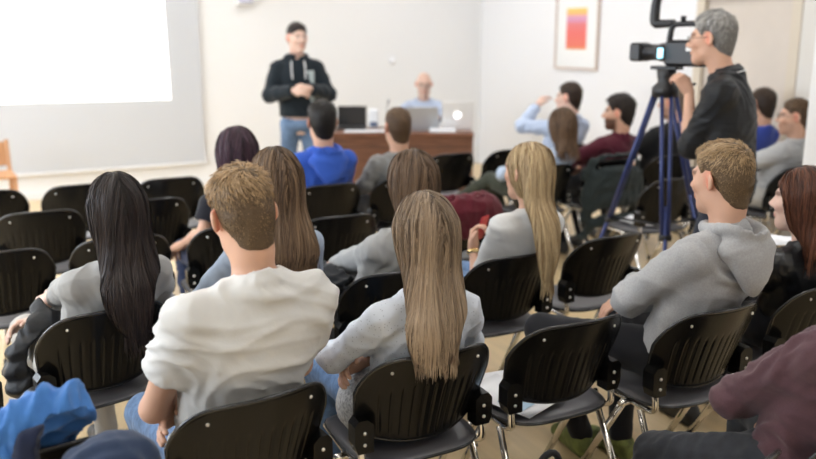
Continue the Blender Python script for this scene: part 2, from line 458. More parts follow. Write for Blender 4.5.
def short_hair(H, spec, parent, hres, rng):
    Hc, R, hs = H; th = spec.get('top', .017); tb = spec.get('back', .005)
    def f(P):
        Q = (P-Hc)@R/hs
        t = tb+(th-tb)*np.clip((Q[:, 2]-.02)/.085, 0, 1)+spec.get('front', 0.)*np.clip((Q[:, 1]-.0)/.08, 0, 1)*np.clip((Q[:, 2]-.04)/.06, 0, 1)
        hl = hairline(Q, 'short'); t = t*np.clip(-hl/.045, .15, 1)
        return np.maximum(skull(Q)-t, hl*.7)*hs
    pr = [Prim(f, Hc, .155*hs)]
    V, Qd = sdf_mesh(pr, max(hres, .006), snap=False)
    n0 = vnormals(V, Qd); lump = folds(V, spec.get('seed', 1), 60, 4); V = V+n0*(lump*.0025)[:, None]
    parts = [(V, Qd, np.full(len(V), .12)+.08*lump)]
    n = spec.get('n', 2500)
    k = rng.integers(0, len(Qd), n*2); u = rng.uniform(size=(n*2, 2))
    A, B, C, D = (V[Qd[k, i]] for i in range(4)); u0, u1 = u[:, :1], u[:, 1:]
    P = (A*(1-u0)+B*u0)*(1-u1)+(D*(1-u0)+C*u0)*u1; Q = (P-Hc)@R/hs; nq = n0[Qd[k, 0]]@R
    keep = (skull(Q) > tb*.1); P = P[keep][:n]; Q = Q[keep][:n]; nr = nq[keep][:n]; n = len(P)
    crown = np.array(spec.get('crown', (.0, -.07, .1)))
    cb = Q-crown; cb = cb-nr*(cb*nr).sum(1, keepdims=True); cb /= np.maximum(np.linalg.norm(cb, axis=1, keepdims=True), 1e-6)
    swirl = np.cross(nr, cb)*spec.get('swirl', .35)
    top = np.clip((Q[:, 2]+.0)/.095, 0, 1)**1.3
    dr = cb+swirl+nr*(.06+.5*top*spec.get('lift', .7))[:, None]+rng.normal(size=(n, 3))*spec.get('mess', .3)*(.35+.65*top)[:, None]
    clump = np.stack([np.sin(Q@np.array([70, 40, 30])+i*2) for i in range(3)], 1)*.3; dr += clump*(.3+.7*top)[:, None]
    dr /= np.linalg.norm(dr, axis=1, keepdims=True)
    hlr = np.clip(-hairline(Q, 'short')/.04, .25, 1)
    ln = hlr*(spec.get('lb', .011)+(spec.get('lt', .03)-spec.get('lb', .011))*top)*rng.uniform(.6, 1.15, n)
    N = 5; t = np.linspace(0, 1, N)
    paths = Q[:, None]+dr[:, None]*(t[None, :, None]*ln[:, None, None])-nr[:, None]*(t**2)[None, :, None]*(ln*.45)[:, None, None]
    paths = Hc+(paths*hs)@R.T; NR = np.repeat((nr@R.T)[:, None], N, 1)
    rn = np.clip(rng.normal(.45, .2, n)[:, None]+(t*.45)[None]+(.5*top-.28)[:, None], 0, 1)
    parts.append(ribbons('h', paths, NR, rng.uniform(.0009, .0017, n)*spec.get('w', 1), rn, rng.normal(0, .5, n), None, None, .5))
    return hair_object(parts, spec['m'], parent)

def long_hair(H, spec, parent, hres, rng, fallpts):
    """fallpts: (x,y,z,halfwidth,halfdepth) down the back"""
    Hc, R, hs = H; th = spec.get('th', .014)
    def f(P):
        Q = (P-Hc)@R/hs
        d = smin(_ell(Q, (0, -.018, .028), (.076, .097, .092)), _ell(Q, (0, -.03, -.03), (.07, .08, .09)), .03)-th
        return np.maximum(d, hairline(Q, 'long')*.6)*hs
    fp = np.array(fallpts)
    pr = [Prim(f, Hc, .165*hs, .03), loft(fp[:, :3], fp[:, 3], fp[:, 4], lat=R[:, 0], k=.035)]
    if spec.get('face_cut', True):
        # keep the face free of hair
        fc = Hc+R@np.array((0, .105, -.035))*hs
        pr.append(ell(fc, np.array((.056, .085, .105))*hs, R, .012, '-'))
    V, Qd = sdf_mesh(pr, hres, snap=True)
    dn = folds(V, 5, 90, 4, direction=(1, .3, 0), spread=.4)
    V = V+vnormals(V, Qd)*(dn*.002)[:, None]
    parts = [(V, Qd, np.clip(.12+.1*dn, 0, 1))]
    n = spec.get('n', 1500); N = spec.get('steps', 18); L = spec['length']
    # roots over the top of the head
    a = rng.uniform(0, 2*math.pi, n); el_ = np.arccos(rng.uniform(-.25, 1, n))
    rt = np.stack([np.sin(el_)*np.cos(a), np.sin(el_)*np.sin(a), np.cos(el_)], 1)
    Q = np.array((0, -.018, .028))+rt*np.array((.076, .097, .092))*1.15
    keep = hairline(Q, 'long') < 0; Q = Q[keep]; n = len(Q); P = Hc+(Q*hs)@R.T
    offs = rng.uniform(-.001, .006, n); total = L*(1.05-.42*rng.uniform(0, 1, n)**1.6)-(.1-Q[:, 2]).clip(0)*.6
    ds = (total/(N-1))[:, None]; path = np.empty((n, N, 3)); nrs = np.empty((n, N, 3))
    side = rng.normal(size=(n, 3))*.06; part = spec.get('part', 0.)
    for i in range(N):
        d, g = grad(pr, P, .006)
        far = np.maximum(np.clip((d-.03)/.03, 0, 1), P[:, 2] < fp[-1, 2]+.015)[:, None]
        P = P-g*(np.clip(d-offs, -.03, .03))[:, None]*(1-far); path[:, i] = P; nrs[:, i] = g
        gv = np.array((0, 0, -1.))+side
        if i < 5:
            gv = gv+np.sign(((P-Hc)@R[:, 0])-part)[:, None]*R[:, 0]*.35*(1-i/5)-R[:, 1]*.5*(1-i/5)
        ph = np.sin(P[:, 2]*spec.get('wave', 12)+offs*900)*spec.get('wavy', .05)
        gv = gv+ph[:, None]*R[:, 0]
        tg = gv-g*((gv*g).sum(1, keepdims=True))*(1-far)
        tg /= np.maximum(np.linalg.norm(tg, axis=1, keepdims=True), 1e-6)
        P = P+tg*ds
    t = np.linspace(0, 1, N); st = rng.normal(.42, .2, n)
    clus = .16*np.sin(path[:, 4, 0]*140+path[:, 4, 1]*60)
    rn = np.clip((st+clus)[:, None]+(t*spec.get('ombre', .25))[None], 0, 1)
    parts.append(ribbons('h', path, nrs, rng.uniform(.0012, .0026, n)*spec.get('w', 1), rn, rng.normal(0, .45, n), None, None, .6))
    return hair_object(parts, spec['m'], parent)

PEOPLE = []
def person(label, base, yaw=0., head=None, hc=None, head_yaw=0., head_pitch=0., head_roll=0., hs=1., fem=False, W=1., tw=0., shr=0.,
           hip=(0, .17, .575), knees=None, ankles=None, arms=None, hands=(None, None), curl=(.5, .5), skin='fair', shirt=None, trousers=None, shoes=None,
           hair=None, res=.009, seed=1, beard=0., brow=.35, hunch=0., fall=None, group=None, hand_n=(None, None), hand_d=(None, None), torso_d=1., fold=.005, belly=0., head_dv=.09, cres=None, nb_off=(0, 0, 0)):
    rng = np.random.default_rng(seed); cres = cres or max(res, .007)
    base = np.array((base[0], base[1], 0.)); cy, sy = math.cos(yaw), math.sin(yaw); Ry = np.array([[cy, -sy, 0], [sy, cy, 0], [0, 0, 1]])
    loc = lambda p: (np.asarray(p, float)-base)@Ry
    if head is not None:
        top = atv(head[0], head[1], base[1]+head_dv); top[2] -= head[2] if len(head) > 2 else .012
        Hc = loc(top)-np.array((0, 0, .12*hs))
    else: Hc = np.array(hc, float)
    R = rot3(head_yaw, head_pitch, head_roll); H = (Hc, R, hs)
    NB = Hc+R@np.array((0, -.035, -.135))*hs; NB[2] = Hc[2]-.165*hs-.028; NB = NB+np.array(nb_off)
    HC = np.array(hip, float); z0 = HC[2]-(.085 if HC[2] < .7 else .1)
    S = (NB[2]-z0)/.64
    fr = np.array([0, .13, .33, .55, .74, .87, .945, 1.])
    ws = np.array([.13, .185, .138, .150, .163, .158, .118, .058] if fem else [.13, .175, .158, .172, .188, .185, .14, .066])*W*(.5+.5*S)
    dsn = np.array([.09, .115, .094, .102, .108, .094, .074, .058] if fem else [.09, .112, .105, .112, .118, .102, .08, .062])*torso_d*(.5+.5*S)
    dsn[1:4] += belly
    cz = z0+(NB[2]-z0)*fr; ctr = np.zeros((8, 3)); ctr[:, 2] = cz
    tt = np.clip((cz-HC[2])/(NB[2]-HC[2]), 0, 1)
    ctr[:, :2] = HC[None, :2]+(NB[:2]-HC[:2])[None]*(tt**1.15)[:, None]; ctr[:, 1] -= hunch*np.sin(tt*math.pi)
    tv = np.array((math.cos(tw), math.sin(tw), 0)); SCt = ctr[5]+np.array((0, 0, .012*S))
    sw = (.155 if fem else .178)*W*(.5+.5*S)
    if shr.__class__ is not tuple: shr = (shr, shr)
    sh = [SCt+tv*sw*s+np.array((0, 0, shr[i])) for i, s in enumerate((-1, 1))]
    if arms is None: arms = (((-.25, .2, SCt[2]-.27), (-.09, .42, .60)), ((.25, .2, SCt[2]-.27), (.09, .42, .60)))
    aS = (.88 if fem else 1.)*(.6+.4*S)
    EW = [(np.array(a[0], float), np.array(a[1], float)) for a in arms]
    def torso(inf): return loft(ctr, ws, dsn, lat=tv, k=.04, inflate=inf)
    def yoke(inf):
        o = []
        for i in (0, 1):
            o.append(cone(NB+np.array((0, -.012, .015)), sh[i]+np.array((0, 0, .012)), .042*S+inf, .036*S+inf, .05))
        return o
    neck = [cone(NB+np.array((0, .0, -.04)), Hc+R@np.array((0, -.02, -.045))*hs, (.052 if fem else .06)*hs, (.05 if fem else .058)*hs, .03)]
    hp = Prim(lambda P: head_sdf((P-Hc)@R/hs)*hs, Hc, .165*hs, .025)
    B = [torso(-.008)]+yoke(-.006)+neck+[hp]
    for i in (0, 1):
        B += arm_prims(sh[i], EW[i][0], EW[i][1], aS, -.002)
        if hands[i] != 'none':
            dr = hand_d[i] if hand_d[i] is not None else EW[i][1]-EW[i][0]
            nn = hand_n[i] if hand_n[i] is not None else (0, 0, 1)
            B += hand_prims(EW[i][1], dr, nn, (-1, 1)[i], curl[i], .92 if fem else 1.)
    V, Q = sdf_mesh(B, res)
    me = np_mesh('person', V, Q); color_skin(me, V, Hc, R, hs, brow, beard)
    o = link('person', me, skin_mat('skin_'+skin, SKIN[skin]), None, base, yaw)
    tag(o, label, 'person', group); PEOPLE.append(o)
    SOLID = []
    def cloth(name, prims, m, h, amp, sd, freq=32, direction=None, label=None, spread=1.):
        SOLID.append(prims)
        V, Q = sdf_mesh(prims, h); n = vnormals(V, Q); V = V+n*(folds(V, sd, freq, 6, direction, spread)*amp+(folds(V, sd+9, freq*2.5, 5, direction, spread)*amp*.3 if h < .009 else 0))[:, None]
        return link(name, np_mesh(name, V, Q), m, o, label=label)
    info = dict(solid=SOLID, body=B, base=base, Ry=Ry, o=o, Hc=Hc, R=R, hs=hs, NB=NB, sh=sh, ctr=ctr, ws=ws, ds=dsn, cloth=cloth, EW=EW, HC=HC, tv=tv, S=S, rng=rng, aS=aS)
    if shirt:
        inf = shirt.get('inf', .012); kind = shirt.get('kind', 'long'); C = [torso(inf)]+yoke(inf*.8)
        hem = shirt.get('hem', .492 if HC[2] < .7 else None)
        if hem is not None: C[0] = cutp(C[0], (0, 0, hem), (0, 0, -1))
        for i in (0, 1):
            e, wv = EW[i]; s0 = sh[i]
            if kind == 'tee':
                fr_ = shirt.get('sleeve', .62); q = s0+(e-s0)*fr_
                C.append(cutp(cone(s0, s0+(e-s0)*(fr_+.15), .058*aS+inf, .052*aS+inf+.008, .045), q, e-s0))
            else:
                fr_ = {'long': .93, 'rolled': -.08, 'three': .45}[kind]
                ap = arm_prims(s0, e, wv, aS, inf)
                if fr_ > 0:
                    q = e+(wv-e)*fr_
                    m2 = e+(wv-e)*.35
                    C += ap[:3]+[cutp(cone(m2, e+(wv-e)*1.05, .040*aS+inf, .030*aS+inf, .02), q, wv-e)] if fr_ > .4 else ap[:2]
                    C.append(ell(e, (.045*aS+inf,)*3, None, .02))
                else:
                    q = s0+(e-s0)*(1+fr_); C += [ap[0], cutp(cone(s0+(e-s0)*.45, e, .047*aS+inf, .044*aS+inf, .02), q, e-s0)]
                    C.append(cone(q-(e-s0)*.12, q, .052*aS+inf, .05*aS+inf, .008))
        col = shirt.get('collar', 'crew')
        if col in ('crew', 'shirt', 'polo'):
            up = 0.0 if col == 'crew' else .018
            rr = .007 if col == 'crew' else .010
            ringc = NB+np.array((0, .0, .004)); rad = (.062 if fem else .07)*hs
            pts = [ringc+np.array((math.cos(a)*rad, math.sin(a)*rad*.98, -.022*math.sin(a)+.008)) for a in np.linspace(0, 2*math.pi, 13)]
            for a_, b_ in zip(pts, pts[1:]):
                C.append(cone(a_, b_, rr, rr, .012))
                if up: C.append(cone(a_+np.array((0, 0, up)), b_+np.array((0, 0, up)), rr, rr, .012))
        # open the neck
        C.append(cone(NB+np.array((0, .012, .03)), NB+np.array((0, .02, .2)), (.052 if fem else .06)*hs, .08*hs, .008, '-'))
        C += shirt.get('extra', lambda i: [])(info)
        info['shirt'] = cloth(shirt.get('name', 'shirt'), C, shirt['m'], cres, shirt.get('amp', fold), seed*7+1, shirt.get('freq', 32), shirt.get('dir'))
    if col_hood(shirt):
        r_ = .088*hs; pts = []
        c0 = NB+np.array((0, -.012, .0))
        for a in np.linspace(math.radians(-250), math.radians(70), 19):
            bk = max(0., -math.sin(a)); pts.append(c0+np.array((math.cos(a)*r_*(1+.16*bk), math.sin(a)*r_*(1.0+.18*bk), .03+.012*math.sin(a*2)+.004*bk)))
        C = [cone(a_, b_, .019, .019, .016) for a_, b_ in zip(pts, pts[1:])]
        bz = NB+np.array((0, -.085, -.03)); C += [ell(bz, (.128*hs, .052, .06), rot3(0, -.5), .03), ell(bz+np.array((0, -.028, -.055)), (.092*hs, .036, .065), rot3(0, -.25), .04), ell(bz+np.array((0, -.032, -.105)), (.045*hs, .028, .055), rot3(0, -.2), .04)]
        C.append(ell(NB+np.array((0, -.035, .055)), (.082*hs, .098*hs, .07), None, .015, '-'))
        info['hood'] = cloth('hood', C, shirt['m'], min(cres, .008), .0045, seed*5+3, 40, (0, 0, .6))
    if trousers:
        kn = knees or ((-.13, HC[1]+.42, .53), (.13, HC[1]+.42, .53)); an = ankles or ((-.12, kn[0][1]-.09, .1), (.12, kn[1][1]-.09, .1))
        tS = trousers.get('s', 1.)
        C = [ell(HC+np.array((0, 0, -.01)), (.172*W*(1.03 if fem else 1), .118, .088), None, .05)]
        for i in (0, 1):
            hj = HC+np.array(((-.085, .085)[i]*W, .0, -.01)); k_ = np.array(kn[i], float); a_ = np.array(an[i], float)
            C += [cone(hj, k_, .088*tS, .063*tS, .04), cone(k_, k_+(a_-k_)*.4, .060*tS, .057*tS, .02), cone(k_+(a_-k_)*.4, a_, .057*tS, .045*tS, .02)]
        info['trousers'] = cloth('trousers', C, trousers['m'], max(cres, .009), trousers.get('amp', .005), seed*3+2, 34)
        shm = shoes or mat('shoe_dark', (.02, .02, .022), .5)
        for i in (0, 1):
            a_ = np.array(an[i], float); k_ = np.array(kn[i], float); fd = a_-k_; yawf = trousers.get('toe', (0, 0))[i]
            d = np.array((math.sin(yawf), math.cos(yawf), 0)); L = .92 if fem else 1.
            zf = a_[2]-.055
            Cs = [cone(a_+np.array((0, 0, -.02)), a_+d*.05+np.array((0, 0, -.03)), .042, .036, .02), cone(a_-d*.03+np.array((0, 0, -.045)), a_+d*.15*L+np.array((0, 0, -.06)), .038, .03, .03), cone(a_-d*.035+np.array((0, 0, -.072)), a_+d*.175*L+np.array((0, 0, -.074)), .03, .03, .015)]
            Cs = [cutp(q, (0, 0, a_[2]-.1), (0, 0, -1)) for q in Cs]
            V, Q = sdf_mesh(Cs, .009); link('shoe', np_mesh('shoe', V, Q), shm, o)
    if hair:
        k = hair['kind']
        if k == 'short': short_hair(H, hair, o, res, rng)
        elif k == 'long':
            up = np.array((0, 0, 1.)); bk = R[:, 1]
            if fall is None:
                zend = hair['zend']; wd = hair.get('width', .1)
                ysp = lambda z: np.interp(z, ctr[:, 2], ctr[:, 1]-dsn)
                xsp = lambda z: np.interp(z, ctr[:, 2], ctr[:, 0])
                p0 = Hc+R@np.array((0, -.02, .03))*hs; p1 = Hc+R@np.array((0, -.045, -.07))*hs
                z2 = NB[2]-.02; z3 = min(z2-.06, (z2+zend)/2)
                sx = hair.get('sx', 0.)
                p2 = np.array(((p1[0]+xsp(z2))/2+sx*.3, min(p1[1], ysp(z2)-.02), z2))
                p3 = np.array((xsp(z3)+sx*.7+(p1[0]-xsp(z3))*.35, ysp(z3)-.034, z3)); p4 = np.array((xsp(zend)+sx+(p1[0]-xsp(zend))*.2, ysp(zend)-.032, zend))
                fall_ = [(*p0, .082*hs, .085*hs), (*p1, .086*hs, .07*hs), (*p2, wd, .045), (*p3, wd*1.02, .028), (*p4, wd*.72, .012)]
            else: fall_ = fall(info)
            hair = dict(hair); hair.setdefault('length', Hc[2]+.12-fall_[-1][2]+.03)
            long_hair(H, hair, o, max(res, .007), rng, fall_)
    return info
def col_hood(s): return bool(s) and s.get('collar') == 'hood'

def carve_prims(origin, people=(), chairs=(), margin=.012):
    """things a soft garment must not cut through, as subtractions in the frame at origin"""
    out = []; origin = np.asarray(origin, float)
    for i in people:
        groups = i['solid']+[i['body']]
        def f(P, i=i, groups=groups):
            Q = (P+origin-i['base'])@i['Ry']; d = np.full(len(P), .2)
            for g in groups: d = np.minimum(d, evals(g, Q))
            return d-margin
        out.append(Prim(f, i['base']+np.array((0, .2, .7))-origin, 1.3, .006, '-'))
    for (u, v, rz) in chairs:
        c, s_ = math.cos(math.radians(rz)), math.sin(math.radians(rz)); Rc = np.array([[c, -s_, 0], [s_, c, 0], [0, 0, 1]]); b = np.array((u, v, 0.))
        g = []
        S_ = np.linspace(-1, 1, 11)
        for a, e in zip(S_, S_[1:]):
            for z in np.linspace(.5, .80, 9):
                za, ze = min(z, float(zt_(a))), min(z, float(zt_(e))); xa, ya = back_xyz(a, za); xe, ye = back_xyz(e, ze)
                g.append(cone((xa, ya, za), (xe, ye, ze), .0205, .0205, .004))
        g += [rbox((0, .195, .43), (.225, .235, .03), None, .02, .004)]+[rbox((q*.207, .025, .54), (.034, .032, .058), None, .006, .004) for q in (-1, 1)]+[cone((q*.207, .012, .53), (q*.207, .012, .42), .016, .016, .004) for q in (-1, 1)]
        def f(P, b=b, Rc=Rc, g=g): return evals(g, (P+origin-b)@Rc)-margin
        out.append(Prim(f, b+np.array((0, .15, .6))-origin, .6, .006, '-'))
    return out

# ------------------------------------------------------------------ the room
M_WALL = mat('wall_paint', (.88, .88, .88), .7, spec=.3, bump=(180, .08, .002))
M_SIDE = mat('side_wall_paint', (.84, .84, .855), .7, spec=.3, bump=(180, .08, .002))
M_CEIL = mat('ceiling_paint', (.85, .85, .84), .8, spec=.2)
M_WHITE = mat('white_lacquer', (.85, .85, .85), .35)
M_FLOOR = mat('floor_wood', (.72, .55, .32), .34, spec=.45, var=(2.2, .08), bump=(9, .05, .004), stretch=(6, .5, 1))
T = .15
struct(box(ROOM_L-T, ROOM_B-T, -.12, ROOM_R+T, ROOM_F+T, 0).build('floor', M_FLOOR))
struct(box(ROOM_L-T, ROOM_B-T, CEIL, ROOM_R+T, ROOM_F+T, CEIL+.12).build('ceiling', M_CEIL))
struct(box(ROOM_L-T, ROOM_F, 0, ROOM_R+T, ROOM_F+T, CEIL).build('wall_front', M_WALL))
struct(box(ROOM_L-T, ROOM_B-T, 0, ROOM_R+T, ROOM_B, CEIL).build('wall_back', M_WALL))
DY0, DY1, DH = 4.44, 5.38, 2.02
m = MB(); m.box(ROOM_R, ROOM_B, 0, ROOM_R+T, DY0, CEIL); m.box(ROOM_R, DY1, 0, ROOM_R+T, ROOM_F, CEIL); m.box(ROOM_R, DY0, DH, ROOM_R+T, DY1, CEIL)
struct(m.build('wall_right', M_SIDE))
m = MB(); ys = [ROOM_B]+[q for wv in WINDOWS for q in wv]+[ROOM_F]
for i in range(0, len(ys), 2): m.box(ROOM_L-T, ys[i], 0, ROOM_L, ys[i+1], CEIL)
for a, b in WINDOWS: m.box(ROOM_L-T, a, 0, ROOM_L, b, .9); m.box(ROOM_L-T, a, 2.9, ROOM_L, b, CEIL)
struct(m.build('wall_left', M_WALL))
for i, (a, b) in enumerate(WINDOWS):
    fr = MB(); x0, x1 = ROOM_L-.1, ROOM_L-.05
    for (ya, yb, za, zb) in ((a, b, .9, .96), (a, b, 2.84, 2.9), (a, a+.06, .96, 2.84), (b-.06, b, .96, 2.84), ((a+b)/2-.03, (a+b)/2+.03, .96, 2.84)): fr.box(x0, ya, za, x1, yb, zb)
    wo = struct(fr.build('window_%d' % (i+1), M_WHITE))
    box(ROOM_L-T, a-.03, .87, ROOM_L+.12, b+.03, .9).build('window_sill', M_WHITE, wo)
# doorway in the side wall
M_DOOR = mat('door_beige', (.64, .57, .50), .5, var=(3, .03))
M_DOORF = mat('door_frame_beige', (.66, .58, .47), .5)
do = struct(box(ROOM_R+.03, DY0+.02, .005, ROOM_R+.07, DY1-.02, DH-.02, .004).build('door_1', M_DOOR))
h = MB(); h.tube([(ROOM_R+.03, DY1-.09, 1.02), (ROOM_R-.02, DY1-.09, 1.02), (ROOM_R-.02, DY1-.21, 1.02)], .01, 8, 1); h.build('door_handle', mat('steel', (.6, .6, .6), .3, 1), do)
m = MB(); fw = .07
m.box(ROOM_R-.015, DY0-fw, 0, ROOM_R+.08, DY0+.02, DH+fw); m.box(ROOM_R-.015, DY1-.02, 0, ROOM_R+.08, DY1+fw, DH+fw); m.box(ROOM_R-.015, DY0, DH-.02, ROOM_R+.08, DY1, DH+fw)
struct(m.build('trim_1', M_DOORF))
# notice board below the strip beside the door: a pale dado panel with a rail
struct(box(ROOM_R-.025, 3.3, 1.16, ROOM_R, DY0-fw-.01, 1.2).build('trim_2', M_WHITE))
struct(box(ROOM_R-.012, 3.3, .0, ROOM_R, DY0-fw-.01, 3.0).build('wall_right_panel', mat('panel_cream', (.72, .69, .64), .6)))
for nm, b in (('baseboard_front', (ROOM_L, ROOM_F-.015, 0, ROOM_R, ROOM_F, .07)), ('baseboard_right', (ROOM_R-.015, DY1+fw, 0, ROOM_R, ROOM_F-.015, .07))):
    struct(box(*b).build(nm, M_WHITE))
# white pillar at the aisle
pw = atv(808, 100, 3.45)
struct(box(pw[0], 3.05, 0, pw[0]+.4, 3.45, CEIL, .01).build('wall_pillar', M_WHITE))

# ceiling lamps: the room's own light, with a rear row added to brighten backs
M_TUBE = mat('lamp_diffuser', (.9, .9, .9), .5, emit=((.985, .99, 1), LAMP_STRENGTH))
proto = None
for ix, x in enumerate((-2.6, -.3, 2.0, 4.3)):
    for y in (.5, 2.9, 5.2, 7.5):
        if proto is None:
            proto = empty('ceiling_lamp'); proto['category'] = 'lamp'; proto['group'] = 'fluorescent ceiling lamps'; proto['label'] = 'long white fluorescent lamp fixed to the ceiling'
            m = MB(); m.box(-.17, -.65, .0, .17, -.62, .06); m.box(-.17, .62, 0, .17, .65, .06); m.box(-.17, -.62, 0, -.14, .62, .06); m.box(.14, -.62, 0, .17, .62, .06); m.box(-.14, -.62, .045, .14, .62, .06)
            m.build('housing', M_WHITE, proto); box(-.139, -.619, .012, .139, .619, .03).build('diffuser', M_TUBE, proto); o = proto
        else: o = copy_tree(proto)
        o.location = (x, y, CEIL-.062)

# projection screen on the front wall
scx = 1.99; scz = .29
M_SCR = mat('screen_fabric', (.60, .62, .655), .6, spec=.3, coat=0)
sc_ = empty('projection_screen', (scx-3.4, ROOM_F-.01, 0)); tag(sc_, 'large white projection screen hanging on the front wall', 'screen')
box(.0, -.035, scz, 3.4, -.005, 2.75, .004).build('screen_fabric', M_SCR, sc_)
box(-.02, -.05, scz-.03, 3.42, -.003, scz, .006).build('bottom_bar', M_WHITE, sc_)
MB().tube([(-.05, -.05, 2.8), (3.45, -.05, 2.8)], .05, 14).build('roller_case', M_WHITE, sc_)
ix_, iz_ = 1.645, 1.0
m = MB(); x1_ = ix_-(scx-3.4)
m.add([(.3, -.0375, iz_+.03), (x1_, -.0375, iz_), (x1_-.02, -.0375, 2.55), (.3, -.0375, 2.55), (.3, -.036, iz_+.03), (x1_, -.036, iz_), (x1_-.02, -.036, 2.55), (.3, -.036, 2.55)], [(0, 1, 2, 3), (7, 6, 5, 4), (0, 4, 5, 1), (1, 5, 6, 2), (2, 6, 7, 3), (3, 7, 4, 0)])
m.build('projected_image', mat('projected_light', (1, 1, 1), .6, emit=((1, 1, 1), PROJ_STRENGTH)), sc_, label='bright blank slide thrown on the screen')
# small white wall fixture and a round button
p = atv(243, 3, ROOM_F); m = MB(); m.box(p[0]-.11, ROOM_F-.12, p[2]-.03, p[0]+.11, ROOM_F, p[2]+.14, .02); o = m.build('wall_loudspeaker', M_WHITE); tag(o, 'small white loudspeaker box fixed high on the front wall', 'loudspeaker')
box(-.08, -.006, -.06, .08, 0, .06, .003).build('speaker_grille', mat('grille_lilac', (.6, .6, .72), .5), o, (p[0], ROOM_F-.1205, p[2]+.055))
p = atv(392, 61, ROOM_F); o = MB().lathe([(.045, 0), (.045, .02), (.03, .035), (.0, .036)], 20, Matrix.Translation((p[0], ROOM_F, p[2])) @ Matrix.Rotation(math.pi/2, 4, 'X')).build('wall_thermostat', mat('white_plastic', (.9, .9, .92), .3)); tag(o, 'small round white thermostat on the front wall', 'thermostat')
p = atv(476, 143, ROOM_F); o = box(p[0]-.04, ROOM_F-.012, p[2]-.04, p[0]+.04, ROOM_F, p[2]+.04, .004).build('wall_socket', MATS['white_plastic']); tag(o, 'white wall socket near the room corner beside the desk', 'socket')

# framed picture on the side wall
pa, pb = atu(556, 67, ROOM_R), atu(598, 72, ROOM_R); y1, y0, zb = pa[1], pb[1], (pa[2]+pb[2])/2; zt = zb+.80
pic = empty('framed_picture', (ROOM_R, (y0+y1)/2, zb)); tag(pic, 'framed abstract picture in orange, pink and yellow on the side wall', 'picture')
hw = (y1-y0)/2; hh = zt-zb
m = MB(); m.box(-.03, -hw, 0, 0, hw, .022); m.box(-.03, -hw, hh-.022, 0, hw, hh); m.box(-.03, -hw, .022, 0, -hw+.022, hh-.022); m.box(-.03, hw-.022, .022, 0, hw, hh-.022)
m.build('frame', mat('frame_wood', (.58, .47, .40), .4), pic)
box(-.02, -hw+.0225, .0225, -.012, hw-.0225, hh-.0225).build('mount', mat('mount_white', (.85, .85, .84), .7), pic)
ma = bpy.data.materials.new('print_abstract'); ma.use_nodes = True; nt = ma.node_tree; b = nt.nodes['Principled BSDF']; b.inputs['Roughness'].default_value = .6
tcn = nt.nodes.new('ShaderNodeTexCoord'); sx = nt.nodes.new('ShaderNodeSeparateXYZ'); nt.links.new(tcn.outputs['Generated'], sx.inputs[0]); cr = nt.nodes.new('ShaderNodeValToRGB'); nt.links.new(sx.outputs['Z'], cr.inputs[0])
cr.color_ramp.elements[0].color = (.78, .42, .16, 1); cr.color_ramp.elements[1].color = (.95, .62, .16, 1)
for q, c in ((.06, (.80, .20, .13)), (.4, (.80, .17, .15)), (.62, (.75, .22, .22)), (.72, (.68, .32, .5)), (.80, (.72, .35, .48)), (.86, (.93, .5, .18))):
    e = cr.color_ramp.elements.new(q); e.color = (*c, 1)
nt.links.new(cr.outputs[0], b.inputs['Base Color'])
box(-.0225, -hw*.47, hh*.27, -.0205, hw*.47, hh*.82).build('print', ma, pic)

# ------------------------------------------------------------------ chairs
M_BLACK = mat('chair_plastic', (.006, .0058, .0056), .25, spec=.24, bump=(400, .05, .0005))
M_SEAT = mat('chair_seat_plastic', (.085, .083, .09), .36, spec=.5, bump=(300, .06, .0006))
M_EDGE = mat('chair_edge', (.02, .02, .022), .22, spec=.6)
M_CHROME = mat('chrome', (.78, .76, .73), .12, 1.0)
M_SCREW = mat('screw_zinc', (.7, .68, .64), .3, 1.0)
M_RUB = mat('rubber', (.015, .015, .015), .7)
def back_xyz(s, z):
    """the curved shell of the backrest; s -1..1 across"""
    k = (z-.49)/.31
    x = s*(.196+.034*np.sin(np.clip(k, 0, 1)*1.7))
    y = .078*s*s-.085*np.clip(k, -.1, 1.2)-.02*np.clip(k, 0, 1)**2+.004
    return x, y
def zt_(s): a = np.abs(s); return .802-.010*a*a-.115*a**6
def zb_(s): a = np.abs(s); return .492+.035*a**3
